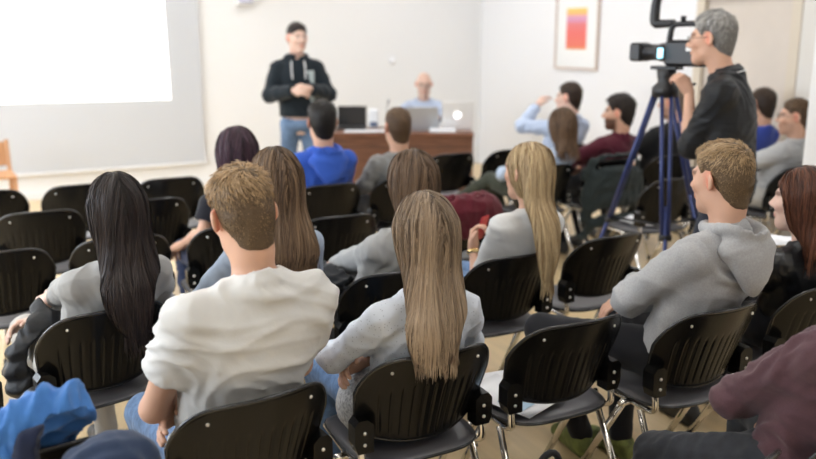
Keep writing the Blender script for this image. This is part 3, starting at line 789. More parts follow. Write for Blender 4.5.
def make_chair():
    root = empty('stacking_chair')
    # backrest shell, grooved on its rear face
    ns, nt_ = 132, 26; S = np.linspace(-1, 1, ns); Tt = np.linspace(0, 1, nt_)
    Sg, Tg = np.meshgrid(S, Tt, indexing='ij'); zt, zb = zt_(Sg), zb_(Sg); Z = zb+(zt-zb)*Tg; X, Y = back_xyz(Sg, Z)
    gr = np.zeros_like(X)
    for c in np.linspace(-.72, .72, 11):
        gr = np.maximum(gr, np.clip(1-(np.abs(Sg-c)/.022)**2, 0, 1))
    gr *= np.clip((Tg-.05)/.04, 0, 1)*np.clip((.66-Tg)/.04, 0, 1)
    inner = np.stack([X, Y+.005, Z], -1).reshape(-1, 3); outer = np.stack([X, Y-.005+.0045*gr, Z], -1).reshape(-1, 3)
    idx = np.arange(ns*nt_).reshape(ns, nt_); q = np.stack([idx[:-1, :-1], idx[1:, :-1], idx[1:, 1:], idx[:-1, 1:]], -1).reshape(-1, 4)
    n = ns*nt_; loop = np.concatenate([idx[:, 0], idx[-1, 1:], idx[-2::-1, -1], idx[0, -2:0:-1]]); nx = np.roll(loop, -1)
    rim = np.stack([loop, nx, nx+n, loop+n], 1)
    me = np_mesh('backrest', np.concatenate([inner, outer]), np.concatenate([q[:, ::-1], q+n, rim]))
    br = link('backrest', me, M_BLACK, root)
    pts = np.concatenate([inner, outer]).reshape(2, n, 3).mean(0)[loop][::3]
    t = MB(); t.tube([tuple(p) for p in pts]+[tuple(pts[0])], .0062, 6, caps=False); t.build('edge_bead', M_EDGE, br)
    for s in (-.62, .62):
        x, y = back_xyz(np.array(s), np.array(.752)); M = Matrix.Translation((float(x), float(y)-.006, .752)) @ Matrix.Rotation(math.pi/2, 4, 'X')
        MB().lathe([(.0055, 0), (.005, .0025), (.0, .003)], 10, M).build('screw', M_SCREW, br)
    # seat pan
    nu, nv = 28, 24; vs = []; fs = []
    for side in (0, 1):
        for i in range(nu):
            a = 2*math.pi*i/nu; ca, sa = math.cos(a), math.sin(a)
            for j in range(nv//2):
                r = (j+.5)/(nv//2) if j < nv//2-1 else 1.0
                ex = 2/3.6; x = .215*r*math.copysign(abs(ca)**ex, ca); y = .195+.225*r*math.copysign(abs(sa)**ex, sa)
                z = .452-.012*(1-r**2)+.010*max(0, -sa)*r**3-.03*max(0., sa)**2*r**4
                edge = r**8
                vs.append((x, y, z-(.012*edge if side == 0 else .028-.010*edge)))
    m_ = nv//2; nn = nu*m_
    for i in range(nu):
        i2 = (i+1) % nu
        for j in range(m_-1):
            fs.append((i*m_+j, i*m_+j+1, i2*m_+j+1, i2*m_+j)); fs.append((nn+i*m_+j, nn+i2*m_+j, nn+i2*m_+j+1, nn+i*m_+j+1))
        fs.append((i*m_+m_-1, nn+i*m_+m_-1, nn+i2*m_+m_-1, i2*m_+m_-1))
    fs.append(tuple(i*m_ for i in range(nu))); fs.append(tuple(nn+i*m_ for i in reversed(range(nu))))
    mb = MB(); mb.add(vs, fs, True); se = mb.build('seat', M_SEAT, root)
    rimp = [(.214*math.copysign(abs(math.cos(a))**(2/3.6), math.cos(a)), .195+.224*math.copysign(abs(math.sin(a))**(2/3.6), math.sin(a)), .433+.010*max(0, -math.sin(a))-.03*max(0., math.sin(a))**2) for a in np.linspace(0, 2*math.pi, 41)]
    MB().tube(rimp, .006, 6, caps=False).build('seat_edge', M_EDGE, se)
    for s in (-1, 1):
        # side tube: up behind the seat to the bracket
        MB().tube([(s*.209, .03, .535), (s*.209, .012, .47), (s*.207, .012, .425), (s*.20, .07, .413), (s*.195, .25, .413), (s*.19, .36, .413)], .0105, 10, 2, flat=1.25).build('side_tube', M_CHROME, root)
        poly = [(s*.176, .487), (s*.226, .487), (s*.236, .515), (s*.236, .575), (s*.222, .592), (s*.196, .592), (s*.176, .575)]
        if s < 0: poly = poly[::-1]
        bk = MB().prism(poly, .03, .082, Matrix.Translation((0, -.03, 0))).build('bracket', M_BLACK, root)
        for z in (.515, .552):
            MB().lathe([(.006, 0), (.0055, .003), (0, .0035)], 10, Matrix.Translation((s*.205, -.0005, z)) @ Matrix.Rotation(math.pi/2, 4, 'X')).build('screw', M_SCREW, bk)
        for (a, b) in (((s*.207, .085, .405), (s*.226, -.105, .014)), ((s*.203, .17, .405), (s*.215, .395, .014))):
            MB().tube([a, b], .0115, 10, flat=1.2).build('leg', M_CHROME, root)
            d = (Vector(b)-Vector(a)).normalized(); MB().tube([Vector(b)-d*.022, Vector(b)+d*.008, (b[0]+d.x*.013, b[1]+d.y*.013, .002)], [.0145, .0155, .015], 10).build('leg_foot', M_RUB, root)
        MB().tube([(s*.207, .14, .414), (s*.252, .14, .414)], [.012, .012], 8).build('row_link', M_CHROME, root)
    MB().tube([(-.2, .145, .41), (.2, .145, .41)], .010, 8).build('cross_bar', M_CHROME, root)
    MB().tube([(-.19, .33, .405), (.19, .33, .405)], .009, 8).build('cross_bar', M_CHROME, root)
    return root
CHAIR0 = make_chair(); CHAIR_USED = [False]
def chair(u, v, label, rz=0., group=None):
    if CHAIR_USED[0]: c = copy_tree(CHAIR0)
    else: c = CHAIR0; CHAIR_USED[0] = True
    c.location = (u, v, 0); c.rotation_euler = (0, 0, math.radians(rz))
    tag(c, label, 'chair', group or 'black stacking chairs set out in rows'); return c
K = 'black plastic stacking chair '
chair(.51, 1.93, K+"under the young man in the white T-shirt", 7)
chair(1.06, 1.985, K+'under the girl with long fair hair and dotted shirt')
chair(1.60, 2.0, 'empty black stacking chair with papers on its seat and a black backpack behind it')
chair(2.11, 1.88, K+'under the youth in the grey hoodie')
chair(2.71, 1.89, K+'under the auburn-haired woman in black jacket')
chair(-.03, 1.90, K+'with a blue sweatshirt hung over its backrest')
chair(1.32, 1.15, 'empty black stacking chair beside the arm-folded person in the maroon shirt')
chair(1.86, 1.12, K+'under the person in maroon shirt with folded arms')
chair(.24, 2.80, K+"under the woman with very long black hair", 13)
chair(.81, 2.77, K+'under the brown-haired woman in pale blue top')
chair(1.32, 2.76, K+'under the brown-haired woman leaning on her arm')
chair(1.86, 2.74, K+'under the woman with blonde ponytail')
chair(2.45, 2.82, 'empty black stacking chair between the blonde ponytail woman and the tripod', 3)
chair(-.33, 2.75, 'empty black stacking chair beside the padded jacket of the black-haired woman')
chair(-.09, 3.78, 'empty black stacking chair two rows ahead of the blue sweatshirt')
chair(.42, 3.8, 'empty black stacking chair with papers, right ahead of the black-haired woman')
chair(.95, 3.8, K+'under the woman with dark purplish hair')
chair(1.48, 3.76, 'empty black stacking chair holding a dark coat, behind the blue hooded man')
chair(2.22, 3.8, K+'with a maroon jacket laid over its backrest')
chair(3.8, 3.8, 'empty black stacking chair with papers, behind the tripod legs')
chair(4.93, 3.75, K+'under the man with glasses and pale grey shirt')
chair(.11, 4.56, 'empty black stacking chair, the outer of two empty ones in the second row')
chair(.68, 4.63, 'empty black stacking chair with a sheet of paper, in the second row')
chair(1.75, 4.6, K+'under the man in the bright blue hoodie')
chair(2.28, 4.62, K+'under the short-haired man in grey sweater')
chair(3.42, 4.6, K+'under the woman with olive trousers and crossed legs')
chair(3.99, 4.6, K+'with a dark green coat, under the bearded man in maroon')
chair(4.55, 4.58, K+'under the man seen through the tripod')
chair(5.28, 4.4, K+'under the dark-haired man in blue T-shirt by the door')
chair(-.15, 5.3, 'empty front-row chair in line with the wooden chair by the screen')
chair(.37, 5.28, 'empty front-row black chair, the middle one of three below the screen')
chair(.91, 5.27, 'empty front-row black chair, the one of three standing closest to the presenter')
chair(3.07, 5.39, 'empty front-row black chair straight before the brown desk')
chair(3.61, 5.38, 'empty front-row black chair between the desk and the man in pale blue shirt')
chair(4.2, 5.4, K+'under the man in the pale blue shirt with raised hand')

# ------------------------------------------------------------------ who is there
def pl(px, py, v, base, yaw=0.):
    """a pixel met at depth v, in the frame of the thing at base"""
    p = atv(px, py, v)-np.array((base[0], base[1], 0)); c, s = math.cos(yaw), math.sin(yaw)
    return np.array((p[0]*c+p[1]*s, -p[0]*s+p[1]*c, p[2]))
def fab(name, col, rough=.85, sheen=.15, bs=220, bst=.25, var=None, dots=None): return mat(name, col, rough, spec=.2, sheen=sheen, bump=(bs, bst, .0015), var=var, dots=dots)
def hairmat(name, d, l): return mat(name, d, .48, spec=.3, attr=(d, l))
DENIM = fab('denim', (.10, .17, .30), var=(40, .25)); BLACKT = fab('black_trousers', (.012, .012, .015)); GREYT = fab('charcoal_trousers', (.028, .030, .036), var=(30, .2))
D2 = math.radians

# young man, white T-shirt, arms folded
B1, Y1 = (.51, 1.93), D2(7)
P1 = person('young man with short fair hair in white T-shirt, seen from behind, arms folded', B1, Y1, head=(240, 165, .02), hs=.94, head_pitch=-.26, head_roll=-.06, res=.0055, cres=.007, seed=11, head_dv=.09, hip=(0, 0.157, .575), hunch=.012, W=1.04,
    arms=(((-.215, .15, .73), (.03, .30, .76)), ((.225, .18, .74), (-.10, .20, .69))), hand_d=(None, (-1, -.45, -.1)), hand_n=(None, (-.2, .9, .5)), curl=(.4, .35),
    shirt=dict(kind='tee', m=fab('white_tee', (.62, .615, .60)), inf=.017, amp=.013, freq=26, dir=(.3, .2, 1), sleeve=.56), trousers=dict(m=DENIM), skin='fair',
    hair=dict(kind='short', m=hairmat('hair_fair', (.05, .03, .016), (.46, .31, .17)), top=.02, back=.005, lt=.034, lb=.010, n=7000, front=.006, swirl=.5, lift=.7, seed=3),
    knees=((-.13, .57, .52), (.16, .58, .53)), ankles=((-.12, .50, .1), (.13, .50, .1)))

# girl with long fair-brown hair, dotted shirt, cardigan round the hips
B2, Y2 = (1.06, 1.985), D2(0)
P2 = person('girl with long straight light brown hair and white dotted shirt, arms folded', B2, Y2, head=(423, 189, .016), hs=.98, fem=True, res=.0055, cres=.007, seed=12, head_dv=.035, hip=(0, 0.157, .575), hunch=.02, W=1.03, shr=(.0, -.01),
    arms=(((-.232, .165, .735), (.02, .30, .745)), ((.25, .17, .71), (-.12, .21, .685))), hand_d=(None, (-1, -.5, .0)), hand_n=(None, (-.2, .9, .5)), curl=(.4, .4),
    shirt=dict(kind='long', m=fab('dotted_shirt', (.57, .61, .68), dots=(95, .10, (.14, .16, .21))), inf=.014, amp=.009, freq=30, collar='shirt'),
    trousers=dict(m=DENIM), skin='fair',
    hair=dict(kind='long', m=hairmat('hair_lightbrown', (.055, .033, .02), (.42, .31, .21)), n=4200, steps=22, th=.010, zend=.70, w=.85, ombre=.5, wavy=.06, length=.45),
    fall=lambda i:
        [(*(i['Hc']+np.array((0, -.02, .03))), .078, .08), (*(i['Hc']+np.array((0, -.05, -.07))), .084, .064), (i['Hc'][0]-.012, -.085, i['NB'][2]-.03, .090, .046), (i['Hc'][0]-.04, -.112, .90, .086, .03), (i['Hc'][0]-.05, -.128, .84, .076, .018), (i['Hc'][0]-.05, -.135, .785, .055, .005)])
P2['cloth']('cardigan', [ell(P2['HC']+np.array((0, -.005, .02)), (.205, .128, .085), None, .04), ell(P2['HC']+np.array((-.13, .03, -.03)), (.085, .11, .09), None, .05), ell(P2['HC']+np.array((.13, .03, -.03)), (.08, .11, .09), None, .05)], fab('knit_grey', (.36, .36, .36), bs=90, bst=.9, var=(120, .35)), .008, .006, 77, 20, label='grey knitted cardigan round the hips')

# youth in grey hoodie
B3, Y3 = (2.11, 1.88), D2(0)
P3 = person('youth with short fair hair in light grey hoodie, head turned aside', B3, Y3, head=(724, 139, .022), hs=.97, head_yaw=D2(9), head_pitch=-.08, res=.0055, cres=.007, seed=13, head_dv=.07, hip=(.02, 0.162, .575), hunch=.02, W=1.0, tw=D2(8),
    arms=((tuple(pl(628, 300, 2.10, B3)), (.0, .36, .76)), ((.235, .22, .74), (-.02, .34, .70))), curl=(.4, .4),
    shirt=dict(kind='long', m=fab('hoodie_grey', (.36, .36, .365), bs=120, var=(160, .08)), inf=.02, amp=.012, freq=24, collar='hood', dir=(.5, 0, .6), name='hoodie'),
    trousers=dict(m=BLACKT, s=1.05, toe=(.1, -.1)), shoes=mat('sneaker_olive', (.16, .19, .05), .6, var=(20, .5)),
    knees=((-.30, .55, .56), (.12, .56, .55)), ankles=((-.12, .50, .1), (.02, .42, .1)),
    hair=dict(kind='short', m=hairmat('hair_sandy', (.06, .036, .018), (.44, .30, .165)), top=.017, back=.005, lt=.028, lb=.010, n=7000, front=.008, swirl=.2, lift=.7, crown=(0, -.08, .09)))

# auburn woman in black jacket
B4, Y4 = (2.71, 1.89), 0.
P4 = person('woman with long auburn hair and black leather jacket', B4, Y4, head=(806, 166, .014), hs=.98, fem=True, arms=(((-.195, .23, .72), (-.08, .42, .65)), ((.22, .22, .72), (.08, .42, .65))), head_yaw=D2(20), res=.0065, seed=14, head_dv=.1, hip=(0, 0.172, .575), hunch=.02,
    shirt=dict(kind='long', m=mat('black_leather', (.009, .010, .012), .38, spec=.5, bump=(60, .4, .003)), inf=.02, amp=.010, freq=34, collar='shirt', name='leather_jacket'), trousers=dict(m=BLACKT), skin='pale', W=.98,
    hair=dict(kind='long', m=hairmat('hair_auburn', (.028, .010, .007), (.17, .065, .035)), n=1800, zend=.90, width=.1, wavy=.12, sx=.02))

# person in maroon shirt, arms folded, close by
B5, Y5 = (1.86, 1.12), D2(4)
P5 = person('person in maroon shirt and charcoal trousers with folded arms, on the rearmost row', B5, Y5, hc=(.06, .08, 1.19), res=.0065, cres=.007, seed=15, hip=(-.02, .172, .592), W=1.05, head_yaw=D2(10),
    arms=((tuple(pl(734, 398, 1.42, B5, Y5)), (.08, .36, .70)), ((.30, .2, .70), (.04, .27, .655))), hand_d=(None, (-.9, -.1, -.1)), hand_n=(None, (0, .7, .7)), curl=(.4, .5),
    shirt=dict(kind='long', m=fab('maroon_shirt', (.085, .042, .050), var=(220, .08)), inf=.018, amp=.016, freq=28, collar='crew', dir=(.4, .2, .8)), trousers=dict(m=GREYT, s=1.0, amp=.010),
    knees=(tuple(pl(655, 452, 1.66, B5, Y5)), (.24, .50, .52)), ankles=((-.265, .545, .1), (.12, .52, .1)),
    hair=dict(kind='short', m=hairmat('hair_brown', (.04, .022, .012), (.2, .12, .06)), n=1500))

# black-haired woman in grey top
B7, Y7 = (.24, 2.80), D2(13)
P7 = person('woman with very long straight black hair and pale grey top', B7, Y7, head=(113, 172, .014), hs=.99, fem=True, res=.0055, cres=.007, seed=17, head_dv=.05, hip=(0, 0.162, .575), hunch=.02, W=1.12, head_yaw=D2(-6),
    arms=((tuple(pl(66, 288, 3.0, B7, Y7)), tuple(pl(55, 297, 3.14, B7, Y7))), ((.27, .17, .70), (-.12, .36, .66))), hand_d=((-.4, .5, -.3), (-1, -.1, 0)), hand_n=((-.5, -.3, .6), (0, .6, .6)), curl=(.55, .4),
    shirt=dict(kind='long', m=fab('pale_grey_top', (.33, .33, .325)), inf=.014, amp=.009, freq=30), trousers=dict(m=fab('cream_trousers', (.42, .40, .37)), s=1.0),
    knees=((-.12, .56, .565), (.12, .56, .565)), skin='pale',
    hair=dict(kind='long', m=hairmat('hair_black', (.006, .0045, .0045), (.034, .022, .019)), n=2800, steps=24, th=.014, zend=.7, ombre=.2, wavy=.08),
    fall=lambda i: [(*(i['Hc']+np.array((0, -.02, .03))), .08, .08), (*(i['Hc']+np.array((0, -.05, -.07))), .088, .066), (i['Hc'][0], -.082, i['NB'][2]-.03, .095, .045), (i['Hc'][0]-.035, -.122, .90, .088, .03), (i['Hc'][0]-.04, -.15, .79, .068, .02), (i['Hc'][0]-.02, -.155, .70, .03, .008)])

# brown-haired woman in pale blue behind the fair young man
B8, Y8 = (.81, 2.77), D2(4)
P8 = person('woman with long brown hair and pale blue top behind the fair young man', B8, Y8, head=(273, 147, .014), fem=True, res=.008, seed=18, head_dv=.05, hip=(0, 0.162, .575), hunch=.02,
    shirt=dict(kind='long', m=fab('pale_blue_top', (.34, .41, .52)), inf=.014, amp=.006), trousers=dict(m=DENIM),
    hair=dict(kind='long', m=hairmat('hair_brown_long', (.05, .028, .017), (.24, .155, .09)), n=2200, steps=20, zend=.86, length=.44, width=.105, ombre=.3, wavy=.05, sx=.03))

# woman with dark purplish hair, dark top
B9 = (.95, 3.80)
P9 = person('woman with dark purplish hair and black short-sleeved top', B9, 0., head=(235, 127, .014), fem=True, res=.010, seed=19, hip=(0, 0.172, .575),
    arms=((tuple(pl(203, 232, 3.85, B9)), (-.2, .35, .62)), ((.25, .2, .7), (.1, .38, .62))),
    shirt=dict(kind='tee', m=fab('black_top', (.014, .014, .020)), inf=.013), trousers=dict(m=fab('navy_trousers', (.02, .03, .07))), skin='fair',
    hair=dict(kind='long', m=hairmat('hair_plum', (.012, .006, .010), (.075, .035, .055)), n=1100, steps=14, zend=.92, width=.09, w=1.4, th=.02))

# man in blue hoodie
B10 = (1.75, 4.60)
P10 = person('man with short black hair in bright blue hoodie', B10, 0., head=(321, 100, .014), hs=1.02, res=.010, seed=20, arms=(((-.23, .22, .74), (-.08, .42, .65)), ((.20, .24, .74), (.08, .42, .65))), hip=(0, 0.162, .575), head_yaw=D2(-4),
    shirt=dict(kind='long', m=fab('blue_hoodie', (.035, .10, .46)), inf=.022, amp=.010, freq=28, collar='hood', name='hoodie'), trousers=dict(m=DENIM), skin='fair',
    hair=dict(kind='short', m=hairmat('hair_jet', (.006, .005, .005), (.03, .025, .022)), n=1500, w=1.5, top=.02, back=.009))

# man in grey sweater
B11 = (2.28, 4.62)
P11 = person('man with short brown hair in grey sweater, facing the desk', B11, 0., head=(397, 107, .012), hs=1.0, res=.010, seed=21, hip=(0, 0.162, .575), W=.98, tw=D2(-6),
    arms=(((-.205, .12, .74), (-.16, .36, .66)), ((.27, .2, .72), (.1, .42, .6))),
    shirt=dict(kind='long', m=fab('grey_sweater', (.22, .22, .215)), inf=.018, amp=.008), trousers=dict(m=BLACKT),
    hair=dict(kind='short', m=hairmat('hair_midbrown', (.06, .034, .018), (.20, .125, .07)), n=1500, w=1.5, top=.014, back=.006, lt=.02))

# woman leaning on her outstretched arm
B12 = (1.32, 2.76)
P12 = person('woman with brown hair and grey cardigan leaning on her outstretched arm', B12, D2(4), head=(411, 150, .014), fem=True, res=.008, seed=22, head_dv=.1, hip=(.02, 0.172, .575), W=1.08, shr=(-.02, .02),
    arms=((tuple(pl(358, 258, 3.02, B12, D2(4))), tuple(pl(333, 266, 3.16, B12, D2(4)))), ((.24, .2, .7), (.1, .38, .62))), curl=(.7, .5),
    shirt=dict(kind='long', m=fab('soft_grey_cardigan', (.33, .335, .335)), inf=.018, amp=.009, freq=30), trousers=dict(m=BLACKT),
    hair=dict(kind='long', m=hairmat('hair_brown_long2', (.045, .026, .016), (.22, .14, .085)), n=1600, steps=16, zend=.98, width=.1, wavy=.1, th=.018))

# woman with blonde ponytail
B13 = (1.86, 2.74)
P13 = person('woman with long blonde ponytail and white T-shirt holding her hands up', B13, D2(2), head=(528, 141, .012), fem=True, res=.006, cres=.0075, seed=23, head_dv=.07, hip=(.09, 0.162, .575), W=.92, head_yaw=D2(14), tw=D2(-4),
    arms=((tuple(pl(478, 292, 2.98, B13, D2(2))), tuple(pl(473, 248, 3.1, B13, D2(2)))), ((.25, .26, .74), tuple(pl(497, 244, 3.17, B13, D2(2))))), hand_d=((.12, .1, 1), (-.45, 0, .9)), hand_n=((-.5, .6, 0), (.4, .8, 0)), curl=(.7, .7),
    shirt=dict(kind='tee', m=fab('white_tee2', (.58, .58, .575)), inf=.016, amp=.006, sleeve=.62), trousers=dict(m=DENIM), skin='fair',
    hair=dict(kind='long', m=hairmat('hair_blonde', (.20, .12, .055), (.60, .455, .26)), n=2000, steps=22, zend=.75, th=.008, ombre=.25, wavy=.06),
    fall=lambda i: [(*(i['Hc']+np.array((-.0, -.045, .085))), .055, .05), (*(i['Hc']+np.array((-.01, -.09, -.0))), .066, .05), (*(i['Hc']+np.array((-.015, -.105, -.12))), .078, .042), (i['Hc'][0]-.025, -.115, .92, .078, .032), (i['Hc'][0]-.04, -.152, .79, .058, .022), (i['Hc'][0]-.05, -.158, .69, .025, .008)])
w0, w1 = P13['EW'][0]; d = (w1-w0)/np.linalg.norm(w1-w0)
MB().tube([tuple(w1-d*.028), tuple(w1-d*.012)], [.0315, .0315], 20).build('bracelet', mat('gold', (.75, .55, .25), .25, 1.), P13['o'], label='gold bracelet on her wrist')

# man in pale blue shirt, hand raised to his face
B14 = (4.2, 5.4)
P14 = person('man with dark hair in pale blue shirt raising a hand to his face', B14, D2(4), head=(569, 82, .014), res=.011, seed=24, hip=(0, 0.172, .575), head_yaw=D2(30),
    arms=((tuple(pl(522, 126, 5.72, B14, D2(4))), tuple(pl(537, 106, 5.78, B14, D2(4)))), ((.27, .2, .72), (.1, .42, .6))), hand_d=((.5, -.1, .6), None), skin='pale',
    shirt=dict(kind='long', m=fab('pale_blue_shirt', (.46, .54, .70)), inf=.02, amp=.009, collar='shirt'), trousers=dict(m=BLACKT),
    hair=dict(kind='short', m=hairmat('hair_darkbrown', (.02, .012, .008), (.09, .055, .035)), n=1300, w=1.6))

# woman, brown hair, olive trousers, legs crossed
B15 = (3.42, 4.6)
P15 = person('woman with wavy brown hair, light blue shirt and olive trousers, legs crossed', B15, D2(6), head=(562, 107, .014), fem=True, res=.010, seed=25, hip=(.03, 0.172, .575), head_yaw=D2(-10),
    arms=(((-.23, .2, .72), (-.09, .40, .66)), ((.15, .25, .72), (.06, .40, .66))), knees=((-.06, .56, .60), (.0, .60, .54)), ankles=((-.36, .60, .46), (.02, .42, .1)),
    shirt=dict(kind='long', m=fab('light_blue_shirt', (.45, .54, .68)), inf=.016, amp=.008), trousers=dict(m=fab('olive_trousers', (.045, .05, .035))), shoes=mat('shoe_tan', (.45, .28, .2), .5), skin='pale',
    hair=dict(kind='long', m=hairmat('hair_brown_wavy', (.04, .022, .012), (.20, .12, .07)), n=1000, steps=14, zend=.88, width=.085, wavy=.3, wave=40, w=1.5))

# bearded man in maroon sweater
B16 = (3.99, 4.6)
P16 = person('bearded man with dark hair in maroon sweater, looking aside', B16, D2(2), head=(619, 95, .014), res=.009, seed=26, hip=(0, 0.162, .575), head_yaw=D2(42), beard=.95, brow=.1, W=.96, ankles=((-.12, .36, .1), (.12, .40, .1)),
    arms=(((-.22, .23, .74), (-.05, .38, .68)), ((.20, .23, .72), (.09, .42, .66))),
    shirt=dict(kind='long', m=fab('maroon_sweater', (.085, .012, .024)), inf=.022, amp=.009), trousers=dict(m=BLACKT),
    hair=dict(kind='short', m=hairmat('hair_jet2', (.01, .007, .006), (.045, .032, .026)), n=1500, w=1.6, top=.028, lt=.04, back=.012))

# man behind the tripod
B17 = (4.55, 4.58)
P17 = person('man in black shirt seen through the tripod legs', B17, 0., head=(674, 86, .01), res=.010, seed=27, W=.95, arms=(((-.19, .24, .74), (-.07, .42, .65)), ((.23, .24, .74), (.08, .42, .65))), hip=(0, 0.162, .575), head_yaw=D2(25), beard=.4,
    shirt=dict(kind='tee', m=fab('black_shirt', (.012, .012, .013)), inf=.02, amp=.008), trousers=dict(m=BLACKT), skin='fair',
    hair=dict(kind='short', m=hairmat('hair_greying', (.10, .07, .05), (.3, .22, .16)), n=1200, w=1.5, top=.006, back=.005, lt=.01, lb=.008))

# man in blue T-shirt by the door
B19 = (5.28, 4.4)
P19 = person('man with dark hair in royal blue T-shirt by the door', B19, 0., head=(763, 88, .014), res=.011, seed=29, hip=(0, 0.162, .575), head_dv=.0, W=.92,
    arms=(((-.24, .2, .72), (-.1, .42, .6)), ((.22, .2, .72), (.1, .42, .6))),
    shirt=dict(kind='tee', m=fab('royal_blue_tee', (.04, .07, .33)), inf=.016), trousers=dict(m=GREYT),
    hair=dict(kind='short', m=MATS['hair_darkbrown'], n=1300, w=1.6))

# man with glasses, pale grey shirt
B20 = (4.93, 3.75)
P20 = person('man with short brown hair, glasses and pale grey shirt, in profile', B20, D2(8), head=(796, 98, .012), res=.008, seed=30, hip=(0, 0.162, .575), head_yaw=D2(38), W=1.05, beard=.25,
    arms=(((-.26, .24, .78), (-.12, .46, .72)), ((.27, .2, .72), (.1, .42, .6))),
    shirt=dict(kind='long', m=fab('pale_grey_shirt', (.42, .42, .42)), inf=.02, amp=.009), trousers=dict(m=fab('stone_trousers', (.42, .40, .37))), skin='fair',
    hair=dict(kind='short', m=MATS['hair_midbrown'], n=1600, w=1.4, top=.014, back=.006, lt=.02))
def glasses(i, col=(.02, .02, .02)):
    R_, Hc_, s_ = i['R'], i['Hc'], i['hs']; m = MB(); T_ = lambda p: tuple(Hc_+R_@np.array(p)*s_)
    for s in (-1, 1):
        m.tube([T_((s*.031+.021*math.cos(a), .103+.0*math.cos(a), .003+.016*math.sin(a))) for a in np.linspace(0, 2*math.pi, 15)], .0016, 6, caps=False)
        m.tube([T_((s*.052, .102, .006)), T_((s*.074, .06, .008)), T_((s*.082, -.01, .008))], .0015, 6)
    m.tube([T_((-.010, .104, .006)), T_((.010, .104, .006))], .0015, 6)
    m.build('glasses', mat('glasses_black', col, .3), i['o'])
glasses(P20)

# camera operator, standing
BC = tuple(atv(713, 12, 3.1)[:2]); YC = D2(34)
PC = person('camera operator with grey hair and black ribbed jacket standing at the tripod', BC, YC, head=(713, 12, .012), hs=1.03, head_dv=.0, head_yaw=D2(-2), head_pitch=-.05, res=.0065, cres=.009, seed=31, hip=(.0, -.15, .93), W=1.06, tw=D2(0), nb_off=(0, -.045, 0),
    arms=((tuple(pl(690, 150, 3.10, BC, YC)), tuple(pl(689, 92, 3.22, BC, YC))), ((.31, -.14, 1.16), (.30, .06, 1.20))), hand_d=((-.1, .35, .5), (-.3, .5, .2)), hand_n=((-.6, -.5, .4), (.6, 0, .5)), curl=(.8, .8),
    shirt=dict(kind='rolled', m=mat('black_ribbed', (.011, .012, .014), .55, spec=.3, bump=(14, .9, .006), stretch=(.3, .3, 7)), inf=.026, amp=.010, freq=44, dir=(0, 0, 1), collar='shirt', name='jacket'), trousers=dict(m=fab('dark_jeans', (.02, .025, .04)), s=1.05), skin='fair',
    knees=((-.11, -.03, .50), (.12, -.03, .50)), ankles=((-.12, -.08, .1), (.14, -.08, .1)),
    hair=dict(kind='short', m=hairmat('hair_grey', (.10, .095, .09), (.55, .53, .50)), n=3500, w=1.2, top=.022, back=.010, lt=.03, lb=.02))
glasses(PC)
# collar stripe
nb = PC['NB']; MB().tube([tuple(nb+np.array((math.cos(a)*.094, math.sin(a)*.094-.004, .012-.03*math.sin(a)))) for a in np.linspace(math.radians(-200), math.radians(20), 14)], .0035, 6).build('collar_stripe', mat('stripe_white', (.6, .6, .6), .6), PC['o'])

# presenter
BP = tuple(atv(297, 22, 6.7)[:2]); YP = math.pi-.22
PP = person('standing presenter in dark hooded jacket and jeans, hands clasped', BP, YP, head=(297, 22, .014), head_dv=.0, head_yaw=D2(14), res=.0095, seed=32, hip=(0, -.02, .94), W=.93,
    arms=(((-.255, .04, 1.19), (-.06, .24, 1.255)), ((.255, .04, 1.19), (.06, .24, 1.24))), hand_d=((.8, .4, -.1), (-.8, .4, -.1)), hand_n=((0, .8, .4), (0, .8, .4)), curl=(.7, .7),
    shirt=dict(kind='long', m=fab('dark_jacket', (.012, .018, .024)), inf=.022, amp=.008, collar='hood', name='jacket', hem=1.0), trousers=dict(m=fab('jeans_light', (.13, .20, .32), var=(6, .35)), s=1.0),
    knees=((-.11, .0, .5), (.12, .0, .5)), ankles=((-.13, -.03, .1), (.14, -.03, .1)), skin='pale',
    hair=dict(kind='short', m=hairmat('hair_dark', (.012, .008, .007), (.06, .045, .04)), n=1300, w=1.6, top=.015, lt=.026))
for s in (-1, 1):
    MB().tube([tuple(PP['NB']+np.array((s*.055, .085, -.0))), tuple(PP['NB']+np.array((s*.06, .125, -.07))), tuple(PP['NB']+np.array((s*.055, .142, -.15)))], .006, 6, 1).build('drawstring', mat('cord_white', (.75, .75, .75), .7), PP['o'])

# man at the desk
BD = tuple(atv(424, 73, 7.72)[:2]); YD = math.pi-.46
PD = person('bald man in light blue sweater sitting behind the desk', BD, YD, head=(424, 73, .0), head_dv=.0, head_pitch=-.15, res=.010, seed=33, hip=(0, -.02, .56), skin='pale',
    arms=(((-.28, .12, .84), (-.13, .32, .85)), ((.28, .12, .86), (.13, .32, .85))),
    shirt=dict(kind='long', m=fab('light_blue_sweater', (.45, .52, .66)), inf=.02, amp=.007, collar='none'), trousers=dict(m=GREYT),
    knees=((-.13, .38, .53), (.13, .38, .53)), ankles=((-.13, .4, .1), (.13, .4, .1)))
m_ = PD['NB']; PD['cloth']('collar', [cone(m_+np.array((s*.06, .0, .0)), m_+np.array((s*.02, .085, -.045)), .02, .016, .02) for s in (-1, 1)]+[cone(m_+np.array((-.06, 0, 0)), m_+np.array((.06, 0, 0)), .022, .022, .02)], fab('blue_collar', (.09, .16, .36)), .009, .002, 3)
glasses(PD, (.1, .08, .07))

box(-.028, -.004, -.15, .028, .004, .12, .003).build('chest_print', mat('print_pale', (.42, .48, .48), .8), PP['o'], tuple(PP['NB']+np.array((-.105, .118, -.20))), label='pale vertical lettering down the chest')

